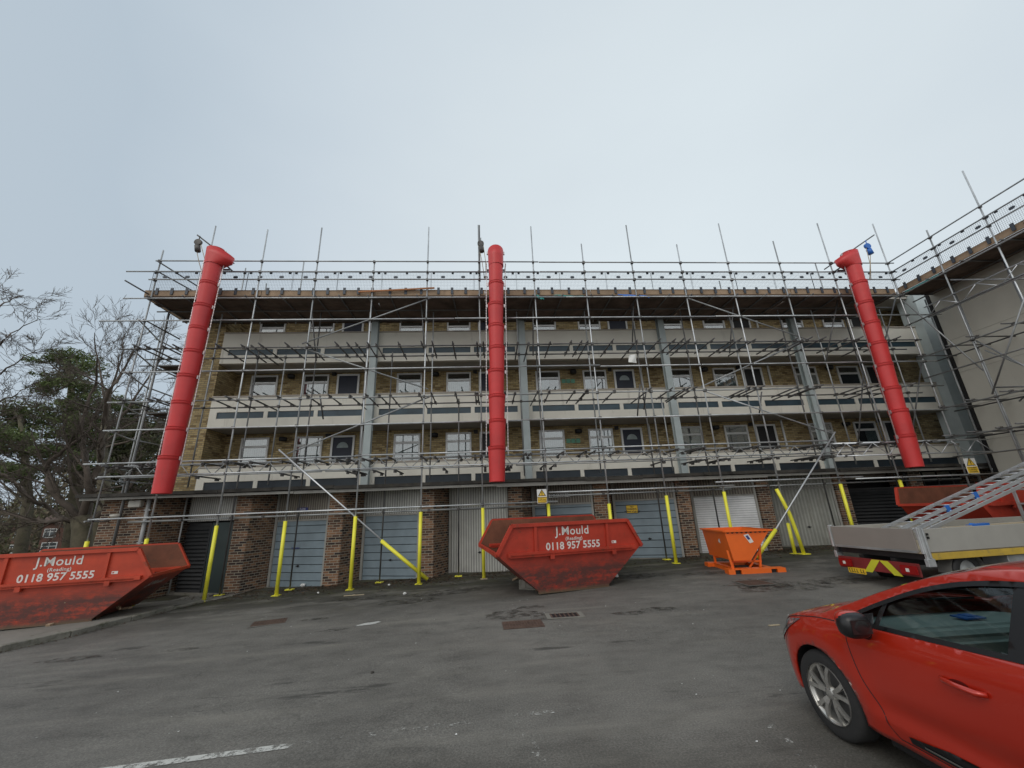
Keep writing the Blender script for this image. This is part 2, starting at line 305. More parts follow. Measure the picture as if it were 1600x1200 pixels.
# ------------------------------------------------------------ mesh helpers
class MB:
    def __init__(s): s.v = []; s.f = []; s.mi = []; s.cur = 0; s.sm = []
    def face(s, idx, smooth=False): s.f.append(idx); s.mi.append(s.cur); s.sm.append(smooth)
    def quad(s, a, b, c, d):
        n = len(s.v); s.v += [tuple(a), tuple(b), tuple(c), tuple(d)]; s.face((n, n+1, n+2, n+3)); return s
    def poly(s, pts):
        n = len(s.v); s.v += [tuple(p) for p in pts]; s.face(tuple(range(n, n+len(pts)))); return s
    def box(s, x0, x1, y0, y1, z0, z1):
        return s.prism([(x0, y0), (x1, y0), (x1, y1), (x0, y1)], z0, z1)
    def prism(s, poly, z0, z1):
        """vertical prism; z0 / z1 may be lists"""
        k = len(poly); n = len(s.v)
        zz0 = z0 if isinstance(z0, (list, tuple)) else [z0]*k; zz1 = z1 if isinstance(z1, (list, tuple)) else [z1]*k
        s.v += [(p[0], p[1], zz0[i]) for i, p in enumerate(poly)] + [(p[0], p[1], zz1[i]) for i, p in enumerate(poly)]
        s.face(tuple(range(n+k-1, n-1, -1))); s.face(tuple(range(n+k, n+2*k)))
        for i in range(k):
            j = (i+1) % k; s.face((n+i, n+j, n+k+j, n+k+i))
        return s
    def bar(s, a, b, w, h=None, up=(0, 0, 1)):
        """rectangular bar from a to b, w wide, h high"""
        h = h or w; a = Vector(a); b = Vector(b); d = (b-a).normalized(); up = Vector(up)
        if abs(d.dot(up)) > 0.98: up = Vector((0, 1, 0)) if abs(d.y) < 0.9 else Vector((1, 0, 0))
        r = d.cross(up).normalized(); u = r.cross(d).normalized(); n = len(s.v)
        for p in (a, b):
            for sx, sz in ((-1, -1), (1, -1), (1, 1), (-1, 1)): s.v.append(tuple(p + r*(sx*w/2) + u*(sz*h/2)))
        s.face((n+3, n+2, n+1, n)); s.face((n+4, n+5, n+6, n+7))
        for i in range(4):
            j = (i+1) % 4; s.face((n+i, n+j, n+4+j, n+4+i))
        return s
    def tube(s, pts, r, seg=8, caps=True):
        """tube through points; r a number or one radius per point"""
        pts = [Vector(p) for p in pts]; rr = r if isinstance(r, (list, tuple)) else [r]*len(pts)
        n0 = len(s.v); ref = None
        for i, p in enumerate(pts):
            d = (pts[min(i+1, len(pts)-1)] - pts[max(i-1, 0)]).normalized()
            if ref is None: ref = Vector((0, 0, 1)) if abs(d.z) < 0.9 else Vector((1, 0, 0))
            a = d.cross(ref)
            if a.length < 1e-4: a = d.cross(Vector((0, 1, 0)))
            a.normalize(); b2 = a.cross(d).normalized(); ref = b2 if False else ref
            for k in range(seg):
                t = 2*math.pi*k/seg; s.v.append(tuple(p + a*(rr[i]*math.cos(t)) + b2*(rr[i]*math.sin(t))))
        for i in range(len(pts)-1):
            for k in range(seg):
                j = (k+1) % seg; q = n0+i*seg
                s.face((q+k, q+j, q+seg+j, q+seg+k), True)
        if caps:
            s.face(tuple(range(n0+seg-1, n0-1, -1))); q = n0+(len(pts)-1)*seg; s.face(tuple(range(q, q+seg)))
        return s
    def lathe(s, c, prof, seg=24, axis='z', sx=1.0):
        """rings (radius, offset) about an axis through c"""
        c = Vector(c); n0 = len(s.v)
        for r, h in prof:
            for k in range(seg):
                t = 2*math.pi*k/seg; u, v = r*math.cos(t), r*math.sin(t)
                if axis == 'z': s.v.append((c.x+u, c.y+v, c.z+h))
                elif axis == 'y': s.v.append((c.x+u, c.y+h, c.z+v))
                else: s.v.append((c.x+h, c.y+u, c.z+v))
        for i in range(len(prof)-1):
            for k in range(seg):
                j = (k+1) % seg; q = n0+i*seg; s.face((q+k, q+j, q+seg+j, q+seg+k), True)
        return s
    def build(s, name, mat, parent=None, loc=None, rot=None):
        me = bpy.data.meshes.new(name); me.from_pydata(s.v, [], s.f)
        mats = mat if isinstance(mat, (list, tuple)) else [mat]
        for q in mats: me.materials.append(q)
        if len(mats) > 1: me.polygons.foreach_set('material_index', s.mi)
        me.polygons.foreach_set('use_smooth', s.sm); me.update()
        o = bpy.data.objects.new(name, me); COL.objects.link(o)
        if parent is not None: o.parent = parent
        if loc is not None: o.location = loc
        if rot is not None: o.rotation_euler = (0, 0, rot)
        return o
def tag(o, label=None, cat=None, group=None, kind=None):
    if label: o['label'] = label
    if cat: o['category'] = cat
    if group: o['group'] = group
    if kind: o['kind'] = kind
    return o
def empty(name, loc, rz=0.0, label=None, cat=None, group=None):
    o = bpy.data.objects.new(name, None); COL.objects.link(o); o.location = loc; o.rotation_euler = (0, 0, rz)
    o.empty_display_size = 0.3
    return tag(o, label, cat, group)
def shift(mb, off):
    mb.v = [(a-off[0], b-off[1], c-off[2]) for a, b, c in mb.v]; return mb
def copy_tree(o, parent=None):
    c = o.copy(); COL.objects.link(c)
    if parent is not None: c.parent = parent
    for ch in [x for x in bpy.data.objects if x.parent == o]: copy_tree(ch, c)
    return c
def bevel(o, w=0.01, seg=2):
    bm = bmesh.new(); bm.from_mesh(o.data)
    bmesh.ops.remove_doubles(bm, verts=bm.verts, dist=1e-5)
    es = [e for e in bm.edges if len(e.link_faces) == 2 and e.calc_face_angle(0) > 0.5]
    bmesh.ops.bevel(bm, geom=es, offset=w, segments=seg, affect='EDGES', clamp_overlap=True)
    bm.to_mesh(o.data); bm.free(); return o
def text_mesh(body, size, mat, name, parent, mtx, bold=0.0, depth=0.002, align='CENTER', shear=0.0, spacing=1.0):
    """lettering in the local XY plane of mtx, baseline along +X"""
    cu = bpy.data.curves.new(name, 'FONT'); cu.body = body; cu.size = size; cu.offset = bold*size; cu.extrude = depth
    cu.align_x = align; cu.align_y = 'CENTER'; cu.shear = shear; cu.resolution_u = 3; cu.space_character = spacing
    tmp = bpy.data.objects.new('tmp', cu); COL.objects.link(tmp); bpy.context.view_layer.update()
    me = bpy.data.meshes.new_from_object(tmp.evaluated_get(bpy.context.evaluated_depsgraph_get()))
    bpy.data.objects.remove(tmp); me.materials.clear(); me.materials.append(mat); me.name = name
    me.transform(mtx)
    o = bpy.data.objects.new(name, me); COL.objects.link(o)
    if parent is not None: o.parent = parent
    return o
def frame_m(origin, right, up):
    r = Vector(right).normalized(); u = Vector(up); u = (u - r*u.dot(r)).normalized(); n = r.cross(u)
    return Matrix(((r.x, u.x, n.x, origin[0]), (r.y, u.y, n.y, origin[1]), (r.z, u.z, n.z, origin[2]), (0, 0, 0, 1)))

# ------------------------------------------------------------ ground
def smooth(a, b, x):
    t = max(0.0, min(1.0, (x-a)/(b-a))); return t*t*(3-2*t)
def gz(x, y):
    z = 0.026*max(-13.0, min(x, 20.0))*(smooth(5.5, 12.0, y) if x > 0 else smooth(1.0, 9.0, y))
    if x < -11: z -= 3.2*smooth(-14, -60, x) if False else 3.2*smooth(14, 60, math.hypot(x, y-5))*smooth(-11, -20, x)
    return z
def axis_coords(lo, hi, step, far, grow=1.35):
    c = []; x = lo
    while x <= hi + 1e-6: c.append(x); x += step
    s = step; x = lo
    left = []
    while x > -far: s *= grow; x -= s; left.append(x)
    s = step; x = c[-1]; right = []
    while x < far: s *= grow; x += s; right.append(x)
    return left[::-1] + c + right
xs = axis_coords(-16, 20, 0.5, 600); ys = axis_coords(-4, 18, 0.5, 600)
g = MB()
for y in ys:
    for x in xs: g.v.append((x, y, gz(x, y)))
nx = len(xs)
for j in range(len(ys)-1):
    for i in range(nx-1):
        a = j*nx+i
        # soil beyond the tarmac on the left and behind
        cx, cy = (xs[i]+xs[i+1])/2, (ys[j]+ys[j+1])/2
        g.cur = 1 if (cy > 15.5 or (cx < -14 and cy > 5)) else 0
        g.face((a, a+1, a+nx+1, a+nx), True)
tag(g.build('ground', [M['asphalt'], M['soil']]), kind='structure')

def sheet(poly, dz, mat, name, parent=None, thick=0.0):
    """a thin sheet lying on the ground inside a convex outline"""
    mb = MB(); n = len(poly); cx = sum(p[0] for p in poly)/n; cy = sum(p[1] for p in poly)/n
    mb.poly([(p[0], p[1], gz(*p)+dz) for p in poly]); return mb.build(name, mat, parent)
def strip(a, b, w, dz, mat, name, n=24):
    mb = MB(); a = Vector(a); b = Vector(b); d = (b-a).normalized(); q = Vector((-d.y, d.x))*w/2
    for i in range(n):
        p0 = a.lerp(b, i/n); p1 = a.lerp(b, (i+1)/n)
        mb.quad(*[(p.x, p.y, gz(p.x, p.y)+dz) for p in (p0-q, p1-q, p1+q, p0+q)])
    return mb.build(name, mat)
def gnd(px, py):
    """where a sight line meets the ground"""
    d = ray(px, py); z = 0.0
    for _ in range(30):
        t = (z-EYE)/d.z; p = d*t; z = gz(p.x, p.y)
    return Vector((p.x, p.y, z))
a, b = gnd(205, 1199), gnd(945, 1102)
dirn = (b-a).normalized()
a2 = a - dirn*1.5
tag(strip(a2.xy, b.xy, 0.09, 0.006, M['paint'], 'painted_bay_line', 40), kind='structure')
c0, c1 = gnd(1180, 1110), gnd(1330, 1260)
tag(strip(c0.xy, c1.xy, 0.085, 0.006, M['paint'], 'painted_bay_line'), kind='structure')
c0, c1 = gnd(806, 1118), gnd(850, 1199)
tag(strip(c0.xy, c1.xy, 0.08, 0.006, M['paint'], 'painted_bay_line'), kind='structure')
# small worn white patch
p = gnd(576, 975)
mb = MB(); pts = []
for k in range(16):
    t = 2*math.pi*k/16; r = 0.26*random.uniform(0.75, 1.15); u, v_ = r*math.cos(t), 0.38*r*math.sin(t)
    x_, y_ = p.x+u*math.cos(0.35)-v_*math.sin(0.35), p.y+u*math.sin(0.35)+v_*math.cos(0.35); pts.append((x_, y_, gz(x_, y_)+0.006))
mb.poly(pts); pm = plain('white_splash', (0.50, 0.50, 0.47), 0.8, var=0.1, dirt=0.55, dirtcol=(0.11, 0.11, 0.10), scale=9)
tag(mb.build('painted_patch', pm), kind='structure')

# pavement and kerb on the left
KL = [(-7.35, 13.42), (-7.75, 12.75), (-8.0, 12.0), (-8.16, 10.9), (-8.40, 9.75), (-8.82, 8.9), (-9.6, 7.9), (-11.0, 6.6), (-14.0, 4.6), (-18.0, 3.2)]
mb = MB(); KH = 0.11
kb = MB()
for i in range(len(KL)-1):
    (x0, y0), (x1, y1) = KL[i], KL[i+1]
    d0 = Vector((x1-x0, y1-y0)).normalized(); n_ = Vector((d0.y, -d0.x))*-1
    n_ = Vector((-1, 0.45)).normalized()*0.14
    m_ = max(1, int(math.hypot(x1-x0, y1-y0)/0.9))
    for k in range(m_):
        pa = Vector((x0, y0)).lerp(Vector((x1, y1)), (k+0.006)/m_); pb = Vector((x0, y0)).lerp(Vector((x1, y1)), (k+0.994)/m_)
        za, zb = gz(*pa), gz(*pb); j = random.uniform(-0.008, 0.008)
        h = KH*min(1.0, 0.25 + 0.75*smooth(13.4, 11.5, pa.y))
        kb.prism([tuple(pa), tuple(pb), tuple(pb+n_), tuple(pa+n_)][::-1], [zb-0.1]*4, [za+h+j, zb+h+j, zb+h+j, za+h+j])
kb.sm = [False]*len(kb.f)
tag(bevel(kb.build('kerb', M['kerb']), 0.012, 1), kind='structure')
inner = [(x-0.12, y+0.05) for x, y in KL]
mb = MB()
for i in range(len(inner)-1):
    (x0, y0), (x1, y1) = inner[i], inner[i+1]
    def hh(x, y): return gz(x, y) + KH*min(1.0, 0.25+0.75*smooth(13.4, 11.5, y)) - 0.012
    for k in range(6):
        fa, fb = k/6, (k+1)/6
        e0 = lambda f: (x0*(1-f)+(-22)*f, y0*(1-f)+(y0)*f); e1 = lambda f: (x1*(1-f)+(-22)*f, y1)
        q = [e0(fb), e0(fa), e1(fa), e1(fb)]
        mb.quad(*[(x, y, hh(x, y)) for x, y in q][::-1])
# strip of pavement up to the garage wall
mb.quad(*[(x, y, gz(x, y)+KH*0.25-0.012) for x, y in ((-22, 13.42), (-7.4, 13.47), (-7.2, 14.9), (-22, 14.9))])
tag(mb.build('pavement', M['concrete']), kind='structure')

# ------------------------------------------------------------ garages
PX = [-7.97+2.9*i for i in range(10)]        # left edge of every brick pier
garage = empty('garage_row', (3.6, 14.0, gz(3.6, 14.0)), 0, 'long row of lock-up garages with dark brick piers and flat felt roof under the flats', 'garages')
GO = garage.location.copy()
def gbuild(mb, name, mat, parent=garage): return shift(mb, GO).build(name, mat, parent) if parent is garage else mb.build(name, mat, parent)
for i, px in enumerate(PX):
    b0 = gz(px, 14)-0.3
    mb = MB().prism([(px, 13.9), (px+0.46, 13.9), (px+0.86, 14.75), (px+0.05, 14.75)], b0, 2.715)
    o = gbuild(mb, 'brick_pier', M['brick'])
# end wall left of first garage
mb = MB().prism([(-12.0, 13.9), (-10.42, 13.9), (-10.10, 14.75), (-10.1, 21.0), (-12.0, 21.0)], -0.8, 2.715)
gbuild(mb, 'end_wall', M['brick'])
mb = MB().box(-10.1, 21.0, 15.1, 21.0, -0.8, 2.70); gbuild(mb, 'inner_wall', M['dark'])
mb = MB()
random.seed(3)
x = -12.45
while x < 21:
    L = random.uniform(1.6, 2.7); dz = random.uniform(-0.018, 0.018); dy = random.uniform(-0.03, 0.03)
    mb.box(x, min(x+L, 21.2), 13.42+dy, 15.05, 2.735+dz, 2.835+dz); x += L+0.004
o = gbuild(mb, 'felt_roof', M['felt'])
mb = MB(); x = -12.4
while x < 21:   # ragged metal drip and gutter board under the edge
    L = random.uniform(2.2, 3.4); mb.box(x, min(x+L, 21.1), 13.50+random.uniform(-.01, .01), 13.56, 2.63+random.uniform(-0.02, 0.02), 2.725); x += L+0.005
gbuild(mb, 'fascia_board', M['timber'])
mb = MB().box(-12.3, 21.0, 13.55, 15.0, 2.717, 2.728); gbuild(mb, 'roof_soffit', M['timber'])
DZ = [-0.19, -0.18, -0.13, -0.03, 0.06, 0.15, 0.17, 0.29, 0.30, 0.36]    # threshold heights
TOP = [1.86, 1.80, 1.86, 1.95, 1.98, 2.02, 2.05, 2.2, 2.1, 2.1]
KIND = ['shutter', 'blue', 'blue', 'pale', 'blue', 'blue', 'roller', 'old', 'shutter', 'open']
TRANS = ['ribpale', 'ribtan', 'ribpale', 'ribpale', 'ribtan', 'ribtan', 'ribtan', 'ribold', None, None]
DOORM = {'blue': 'doorblue', 'pale': 'ribpale', 'roller': 'roller', 'old': 'ribold', 'shutter': 'louvre', 'open': 'dark'}
DLAB = {'blue': 'blue-grey panelled up-and-over garage door', 'pale': 'full-height pale ribbed garage door', 'roller': 'clean white roller shutter garage door', 'old': 'weathered grey ribbed garage door with peeling foot', 'shutter': 'black louvred shutter door', 'open': 'dark open garage bay'}
DOORS = []
for i in range(10):
    xl, xr = PX[i]-2.9+0.86+0.02, PX[i]-0.02
    yl, yr = 14.70, 13.98
    if i == 9: pass
    z0, zt, k = DZ[i], TOP[i], KIND[i]
    L = math.hypot(xr-xl, yr-yl); ang = math.atan2(yr-yl, xr-xl)
    root = empty('garage_door', (0, 0, 0)); root.parent = garage
    def dbox(x0, x1, d0, d1, za, zb, mb): return mb.box(x0, x1, d0, d1, za, zb)
    # local frame: x along the door, y into the garage
    loc = Vector((xl, yl, 0))-Vector((GO.x, GO.y, GO.z))
    bpy.data.objects.remove(root)
    mb = MB(); fw = 0.085
    if k == 'shutter':
        mb.cur = 0
        xsplit = L-0.98 if i == 0 else L-0.3
        for q in range(int((zt-z0)/0.115)):
            zq = z0+0.02+q*0.115
            mb.v += [(fw, 0.03, zq), (xsplit, 0.03, zq), (xsplit, 0.085, zq+0.10), (fw, 0.085, zq+0.10)]; n = len(mb.v)
            mb.face((n-4, n-3, n-2, n-1)); mb.box(fw, xsplit, 0.02, 0.034, zq-0.012, zq+0.004)
        mb.box(fw, xsplit, 0.10, 0.12, z0, zt); mb.box(xsplit, xsplit+0.05, 0.0, 0.06, z0, zt)
    else:
        mb.box(fw, L-fw+0.02, 0.03, 0.07, z0+0.015, zt)
    d = mb.build('garage_door', M[DOORM[k]], garage, loc, ang); d['label'] = DLAB[k]; DOORS.append(d)
    if i == 0:
        MB().box(L-0.92, L-0.01, 0.01, 0.05, z0, zt).build('side_panel', M['greenpanel'], garage, loc, ang)
    if k in ('blue', 'pale', 'old', 'roller'):
        h = MB().lathe((L*0.52, 0.028, z0+0.62), [(0.0, -0.02), (0.035, -0.02), (0.035, 0.0)], 12, 'y')
        h.bar((L*0.52-0.06, 0.0, z0+0.62), (L*0.52+0.06, 0.0, z0+0.62), 0.022)
        if k != 'roller':
            hh_ = h.build('door_handle', M['black'], d)
    mb = MB().box(0, fw, -0.02, 0.06, z0, 2.705).box(L-fw+0.02, L+0.005, -0.01, 0.06, z0, 2.705)
    mb.box(fw, L-fw+0.02, 0.0, 0.06, zt+0.002, zt+0.055)
    if k != 'shutter' or i == 8: mb.build('door_frame', M['timber'] if k != 'shutter' else M['louvre'], garage, loc, ang)
    if TRANS[i]:
        MB().box(fw+0.002, L-fw+0.018, 0.012, 0.05, zt+0.058, 2.70).build('transom_panel', M[TRANS[i]], garage, loc, ang)
    MB().box(-0.25, L+0.02, -0.06, 0.3, z0-0.25, z0+0.008).build('threshold', M['concrete'], garage, loc, ang)
# drain pipe, wall box and bulkhead lamp on the end wall
mb = MB().tube([Vector((-10.58, 13.83, -0.2)), Vector((-10.60, 13.83, 2.75))], 0.055, 12)
for z in (1.35, 2.3): mb.box(-10.68, -10.49, 13.80, 13.9, z, z+0.035)
gbuild(mb, 'drain_pipe', M['pipe'])
mb = MB().tube([Vector((-9.93, 14.5, -0.2)), Vector((-9.93, 14.5, 2.75))], 0.025, 8)
gbuild(mb, 'cable_conduit', M['pipe'])
mb = MB().box(-11.15, -10.78, 13.74, 13.9, 2.42, 2.62); o = gbuild(mb, 'wall_box', M['lens']); bevel(o, 0.015)
mb = MB().lathe((-11.42, 13.78, 2.16), [(0.0, -0.05), (0.12, -0.04), (0.17, 0.02), (0.17, 0.06), (0, 0.07)], 16, 'z')
mb.box(-11.46, -11.38, 13.78, 13.9, 2.16, 2.20)
gbuild(mb, 'bulkhead_lamp', M['lens'])
# clutter in the last open bay: posters and a dark grille
mb = MB()
for z in (0.6, 1.2, 1.8, 2.3): mb.box(16.3, 18.2, 14.6, 14.63, z, z+0.04)
for x in (16.5, 17.1, 17.7): mb.box(x, x+0.04, 14.57, 14.6, 0.3, 2.7)
gbuild(mb, 'bay_grille', M['tube_dark'])

# ------------------------------------------------------------ block of flats
YW, YP = 16.1, 14.90
flats = empty('block_of_flats', (4.0, 16.0, 0.1), 0, 'four-storey block of buff brick flats with long cream balconies behind the scaffold', 'building')
FO = flats.location.copy()
def fb(mb, name, mat): return shift(mb, FO).build(name, mat, flats)
XL, XR = -10.98, 21.5
fb(MB().box(-10.02, XR, YW, YW+0.3, 2.8, 10.3), 'rear_wall', M['buff'])
fb(MB().prism([(XL, YP+0.02), (-10.02, YP+0.02), (-10.02, 24), (XL, 24)], 2.8, 10.3), 'end_wall', M['buff'])
fb(MB().box(-10.02, XR, 16.4, 24, 2.8, 10.28), 'core', M['dark'])
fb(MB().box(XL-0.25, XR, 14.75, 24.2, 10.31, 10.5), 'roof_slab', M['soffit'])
LV = [(3.72, 2.50), (6.29, 5.12), (8.86, 7.60)]
XE = 18.9
for k, (zt, zb) in enumerate(LV):
    slots = []; mb = MB()
    s0, s1 = zb+0.335, zb+0.575
    if k == 0: s0, s1 = 2.93, 3.20; 
    mb.box(-10.02, XE, YP, YP+0.12, s1, zt-0.03)                 # upper panel
    mb.box(-10.02, XE, YP, YP+0.12, zb if k else 2.93, s0 if k else 2.931)                    # slab edge beam
    mb.box(-10.02, XE, YP+0.12, YW, zb, zb+0.17)                 # balcony floor
    xx = -9.87
    for j in range(5):
        c0 = -10.05+5.8*j
        edges = [c0+0.22, c0+0.22+1.79, c0+0.22+2*1.79, c0+0.22+3*1.79]
        for q in range(3):
            a_, b_ = edges[q]+0.07, edges[q+1]-0.07
            slots.append((a_, b_))
    prev = -10.02
    for a_, b_ in slots:
        if a_ > prev: mb.box(prev, a_, YP, YP+0.12, s0, s1)
        prev = b_
    mb.box(prev, XE, YP, YP+0.12, s0, s1)
    par = fb(mb, 'balcony_parapet', M['white'])
    for a_, b_ in slots:
        sm = MB().box(a_+0.002, b_-0.002, YP+0.035, YP+0.06, s0+0.001, s1-0.001)
        shift(sm, FO).build('inset_panel', M['slot'] if k else M['slot2'], par)
    fb(MB().box(-10.02, XE, YP-0.03, YP+0.15, zt-0.03, zt+0.02), 'parapet_coping', M['coping'])
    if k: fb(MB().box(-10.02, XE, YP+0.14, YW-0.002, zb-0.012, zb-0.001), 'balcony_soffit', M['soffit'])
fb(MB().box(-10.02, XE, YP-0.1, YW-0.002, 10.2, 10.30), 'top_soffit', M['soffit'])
for j in range(1, 5):
    cx = -10.05+5.8*j; w_ = 0.125
    mb = MB().box(cx-w_, cx+w_, 14.66, 14.685, 2.86, 10.19).box(cx-w_, cx+w_, 14.865, 14.89, 2.86, 10.19).box(cx-0.012, cx+0.012, 14.685, 14.865, 2.86, 10.19)
    mb.box(cx-w_+0.03, cx+w_-0.03, 14.74, 14.76, 2.86, 10.19)
    fb(mb, 'steel_column', M['column'])
fb(MB().box(18.92, 19.85, 14.55, 15.3, 2.9, 10.29), 'clad_column', M['column'])
fb(MB().box(19.85, 21.4, 15.0, 15.3, 2.9, 10.29), 'dark_recess', M['dark'])
# windows and doors along the decks
random.seed(11)
def window(x0, x1, zt, style):
    zb = zt-1.22; y = YW-0.015
    f = MB(); t_ = 0.065; zm = zt-0.36
    for (a_, b_, c_, d_) in ((x0, x1, zt-t_, zt), (x0, x1, zb, zb+t_), (x0, x0+t_, zb+t_, zt-t_), (x1-t_, x1, zb+t_, zt-t_), (x0+t_, x1-t_, zm-t_/2, zm+t_/2)):
        f.box(a_, b_, y-0.05, y, c_, d_)
    f.box(x0+t_, x1-t_, y-0.03, y-0.001, zm+0.035, zm+0.055)
    f.cur = 1; f.quad((x0+t_, y-0.0015, zb+t_), (x1-t_, y-0.0015, zb+t_), (x1-t_, y-0.0015, zt-t_), (x0+t_, y-0.0015, zt-t_))
    wobj = fb(f, 'window', [M['upvc'], M['dark']])
    gm = MB().box(x0+t_, x1-t_, y-0.022, y-0.012, zb+t_, zt-t_)
    shift(gm, FO).build('pane', M['pane'], wobj)
    if style != 'dark':
        cm = MB(); n_ = 22; xa, xb = x0+t_, x1-t_
        if style == 'half': xa = x0+(x1-x0)*random.choice((0.08, 0.45)); xb = xa+(x1-x0)*0.45
        zt2 = zm if style != 'full' else zt-t_
        for q in range(n_):
            u0, u1 = xa+(xb-xa)*q/n_, xa+(xb-xa)*(q+1)/n_
            o0 = 0.006*math.sin(q*1.9); o1 = 0.006*math.sin((q+1)*1.9)
            cm.quad((u0, y-0.004+0.0*o0, zb+t_), (u1, y-0.004, zb+t_), (u1, y-0.004, zt2), (u0, y-0.004, zt2))
            cm.cur = 1-cm.cur  # fold shade painted as alternating darker strips; the curtain is flat
        shift(cm, FO).build('net_curtain', [M['curtain'], M['curtain2']], wobj)
    return wobj
def deck_door(x0, x1, zt, style):
    zb = zt-2.1; y = YW-0.015; t_ = 0.075
    f = MB()
    f.box(x0, x1, y-0.06, y, zt-t_, zt).box(x0, x0+t_, y-0.06, y, zb, zt-t_).box(x1-t_, x1, y-0.06, y, zb, zt-t_)
    fr = fb(f, 'flat_door', M['upvc'])
    d = MB().box(x0+t_, x1-t_, y-0.035, y-0.008, zb, zt-t_)
    lf = shift(d, FO).build('door_leaf', M['navy'] if style != 'black' else M['black'], fr)
    if style == 'fan':
        cx, cz = (x0+x1)/2, zt-0.48; mb = MB(); pts = [(cx-0.20, y-0.040, cz)]
        pts = [(cx+0.22*math.cos(math.pi*k/12), y-0.040, cz+0.22*math.sin(math.pi*k/12)) for k in range(13)]
        mb.poly(pts[::-1]); shift(mb, FO).build('fanlight', M['curtain'], fr)
    h = MB().box(x0+t_+0.06, x0+t_+0.09, y-0.08, y-0.04, zb+1.0, zb+1.16)
    shift(h, FO).build('door_handle', M['alu'], fr)
M['pane'] = None
def panemat():
    mt, t, b = newmat('window_pane'); t.nodes.remove(b)
    o = t.nodes['Material Output']; g_ = t.nodes.new('ShaderNodeBsdfGlossy'); g_.inputs['Roughness'].default_value = 0.02
    tr = t.nodes.new('ShaderNodeBsdfTransparent'); tr.inputs[0].default_value = (0.75, 0.8, 0.8, 1)
    mx = t.nodes.new('ShaderNodeMixShader'); mx.inputs[0].default_value = 0.24
    t.links.new(tr.outputs[0], mx.inputs[1]); t.links.new(g_.outputs[0], mx.inputs[2]); t.links.new(mx.outputs[0], o.inputs[0]); return mt
M['pane'] = panemat()
M['curtain2'] = plain('net_curtain_fold_shade', (0.20, 0.24, 0.24), 0.9, var=0.2, scale=6)
STY = {1: ['full', 'full', 'fan', 'full', 'net', 'black', 'full', 'full', 'fan', 'half', 'dark', 'black', 'dark', 'half', 'black'],
       2: ['half', 'net', 'navy', 'net', 'net', 'navy', 'half', 'half', 'fan', 'net', 'net', 'black', 'dark', 'dark', 'black'],
       3: ['dark', 'dark', 'navy', 'dark', 'dark', 'navy', 'dark', 'dark', 'navy', 'dark', 'dark', 'black', 'dark', 'dark', 'black']}
for k in (1, 2, 3):
    zt = 4.94+2.56*(k-1) if k < 3 else 9.98
    for j in range(5):
        c0 = -10.05+5.8*j
        for q, (o0, o1) in enumerate(((0.64, 1.68), (2.68, 3.70), (4.03, 4.93))):
            s_ = STY[k][j*3+q]
            if c0+o1 > 19: continue
            if q < 2: window(c0+o0, c0+o1, zt, s_)
            else: deck_door(c0+o0, c0+o1, zt, s_)
        # bulkhead lights on the deck ceiling line
        if k < 3:
            for dx in (2.0,):
                lx = c0+dx+0.25; mb = MB().lathe((lx, YW-0.18, zt-0.10), [(0, -0.10), (0.13, -0.08), (0.15, 0.0), (0.13, 0.07), (0, 0.09)], 12, 'z')
                mb.box(lx-0.05, lx+0.05, YW-0.12, YW-0.001, zt-0.12, zt-0.02); fb(mb, 'deck_light', M['black'])
        mb = MB().box(c0+3.80, c0+3.96, YW-0.07, YW-0.001, zt-0.05, zt+0.09); fb(mb, 'vent_cowl', M['black'])
# row of wall panels (escape sign plates) beside the windows, rain pipes between flats
for k, zt in ((1, 4.94), (2, 7.50)):
    mb = MB()
    for q in range(3): mb.box(3.30+q*0.20, 3.47+q*0.20, YW-0.02, YW-0.001, zt-0.55, zt-0.38)
    fb(mb, 'sign_plate', M['green'])
for j in range(0, 5):
    for dx in (0.33, 5.25):
        x = -10.05+5.8*j+dx
        if x > 18.7: continue
        for (za, zb2) in ((2.95, 5.1), (5.3, 7.58), (7.8, 10.19)):
            if (j*3+int(dx)) % 4 == 0 or dx < 1: continue
            fb(MB().tube([(x, YW-0.06, za), (x, YW-0.06, zb2)], 0.04, 8, False), 'rain_pipe', M['upvc'])

# ------------------------------------------------------------ projecting wing on the right
wing = empty('gable_wing', (17.6, 8.0, 0.3), 0, 'tall blank wing wall of pale render at the right with scaffold in front', 'building')
WO = wing.location.copy()
def wb(mb, name, mat): return shift(mb, WO).build(name, mat, wing)
wb(MB().box(17.62, 27.0, -12.0, 13.02, -0.6, 9.6), 'rendered_wall', M['render'])
wb(MB().box(17.35, 27.2, -12.2, 13.3, 9.6, 9.8), 'roof_edge', M['soffit'])
wb(MB().box(17.60, 17.615, -12.0, 13.0, -0.6, 2.35), 'wall_plinth', M['concrete'])
mb = MB()
for z in (3.6, 4.85, 6.1, 7.35, 8.6):
    mb.box(17.612, 17.6205, -12, 13.0, z, z+0.012)
for y in [12.2-2.4*q for q in range(10)]: mb.box(17.613, 17.6195, y, y+0.010, 2.4, 9.5)
wb(mb, 'panel_joints', plain('joint_line', (0.36, 0.35, 0.31), 0.9))  # thin darker lines along the panel joints
wb(MB().box(17.6, 20.5, 13.03, 13.15, 2.5, 9.5), 'corner_trim', M['dark'])
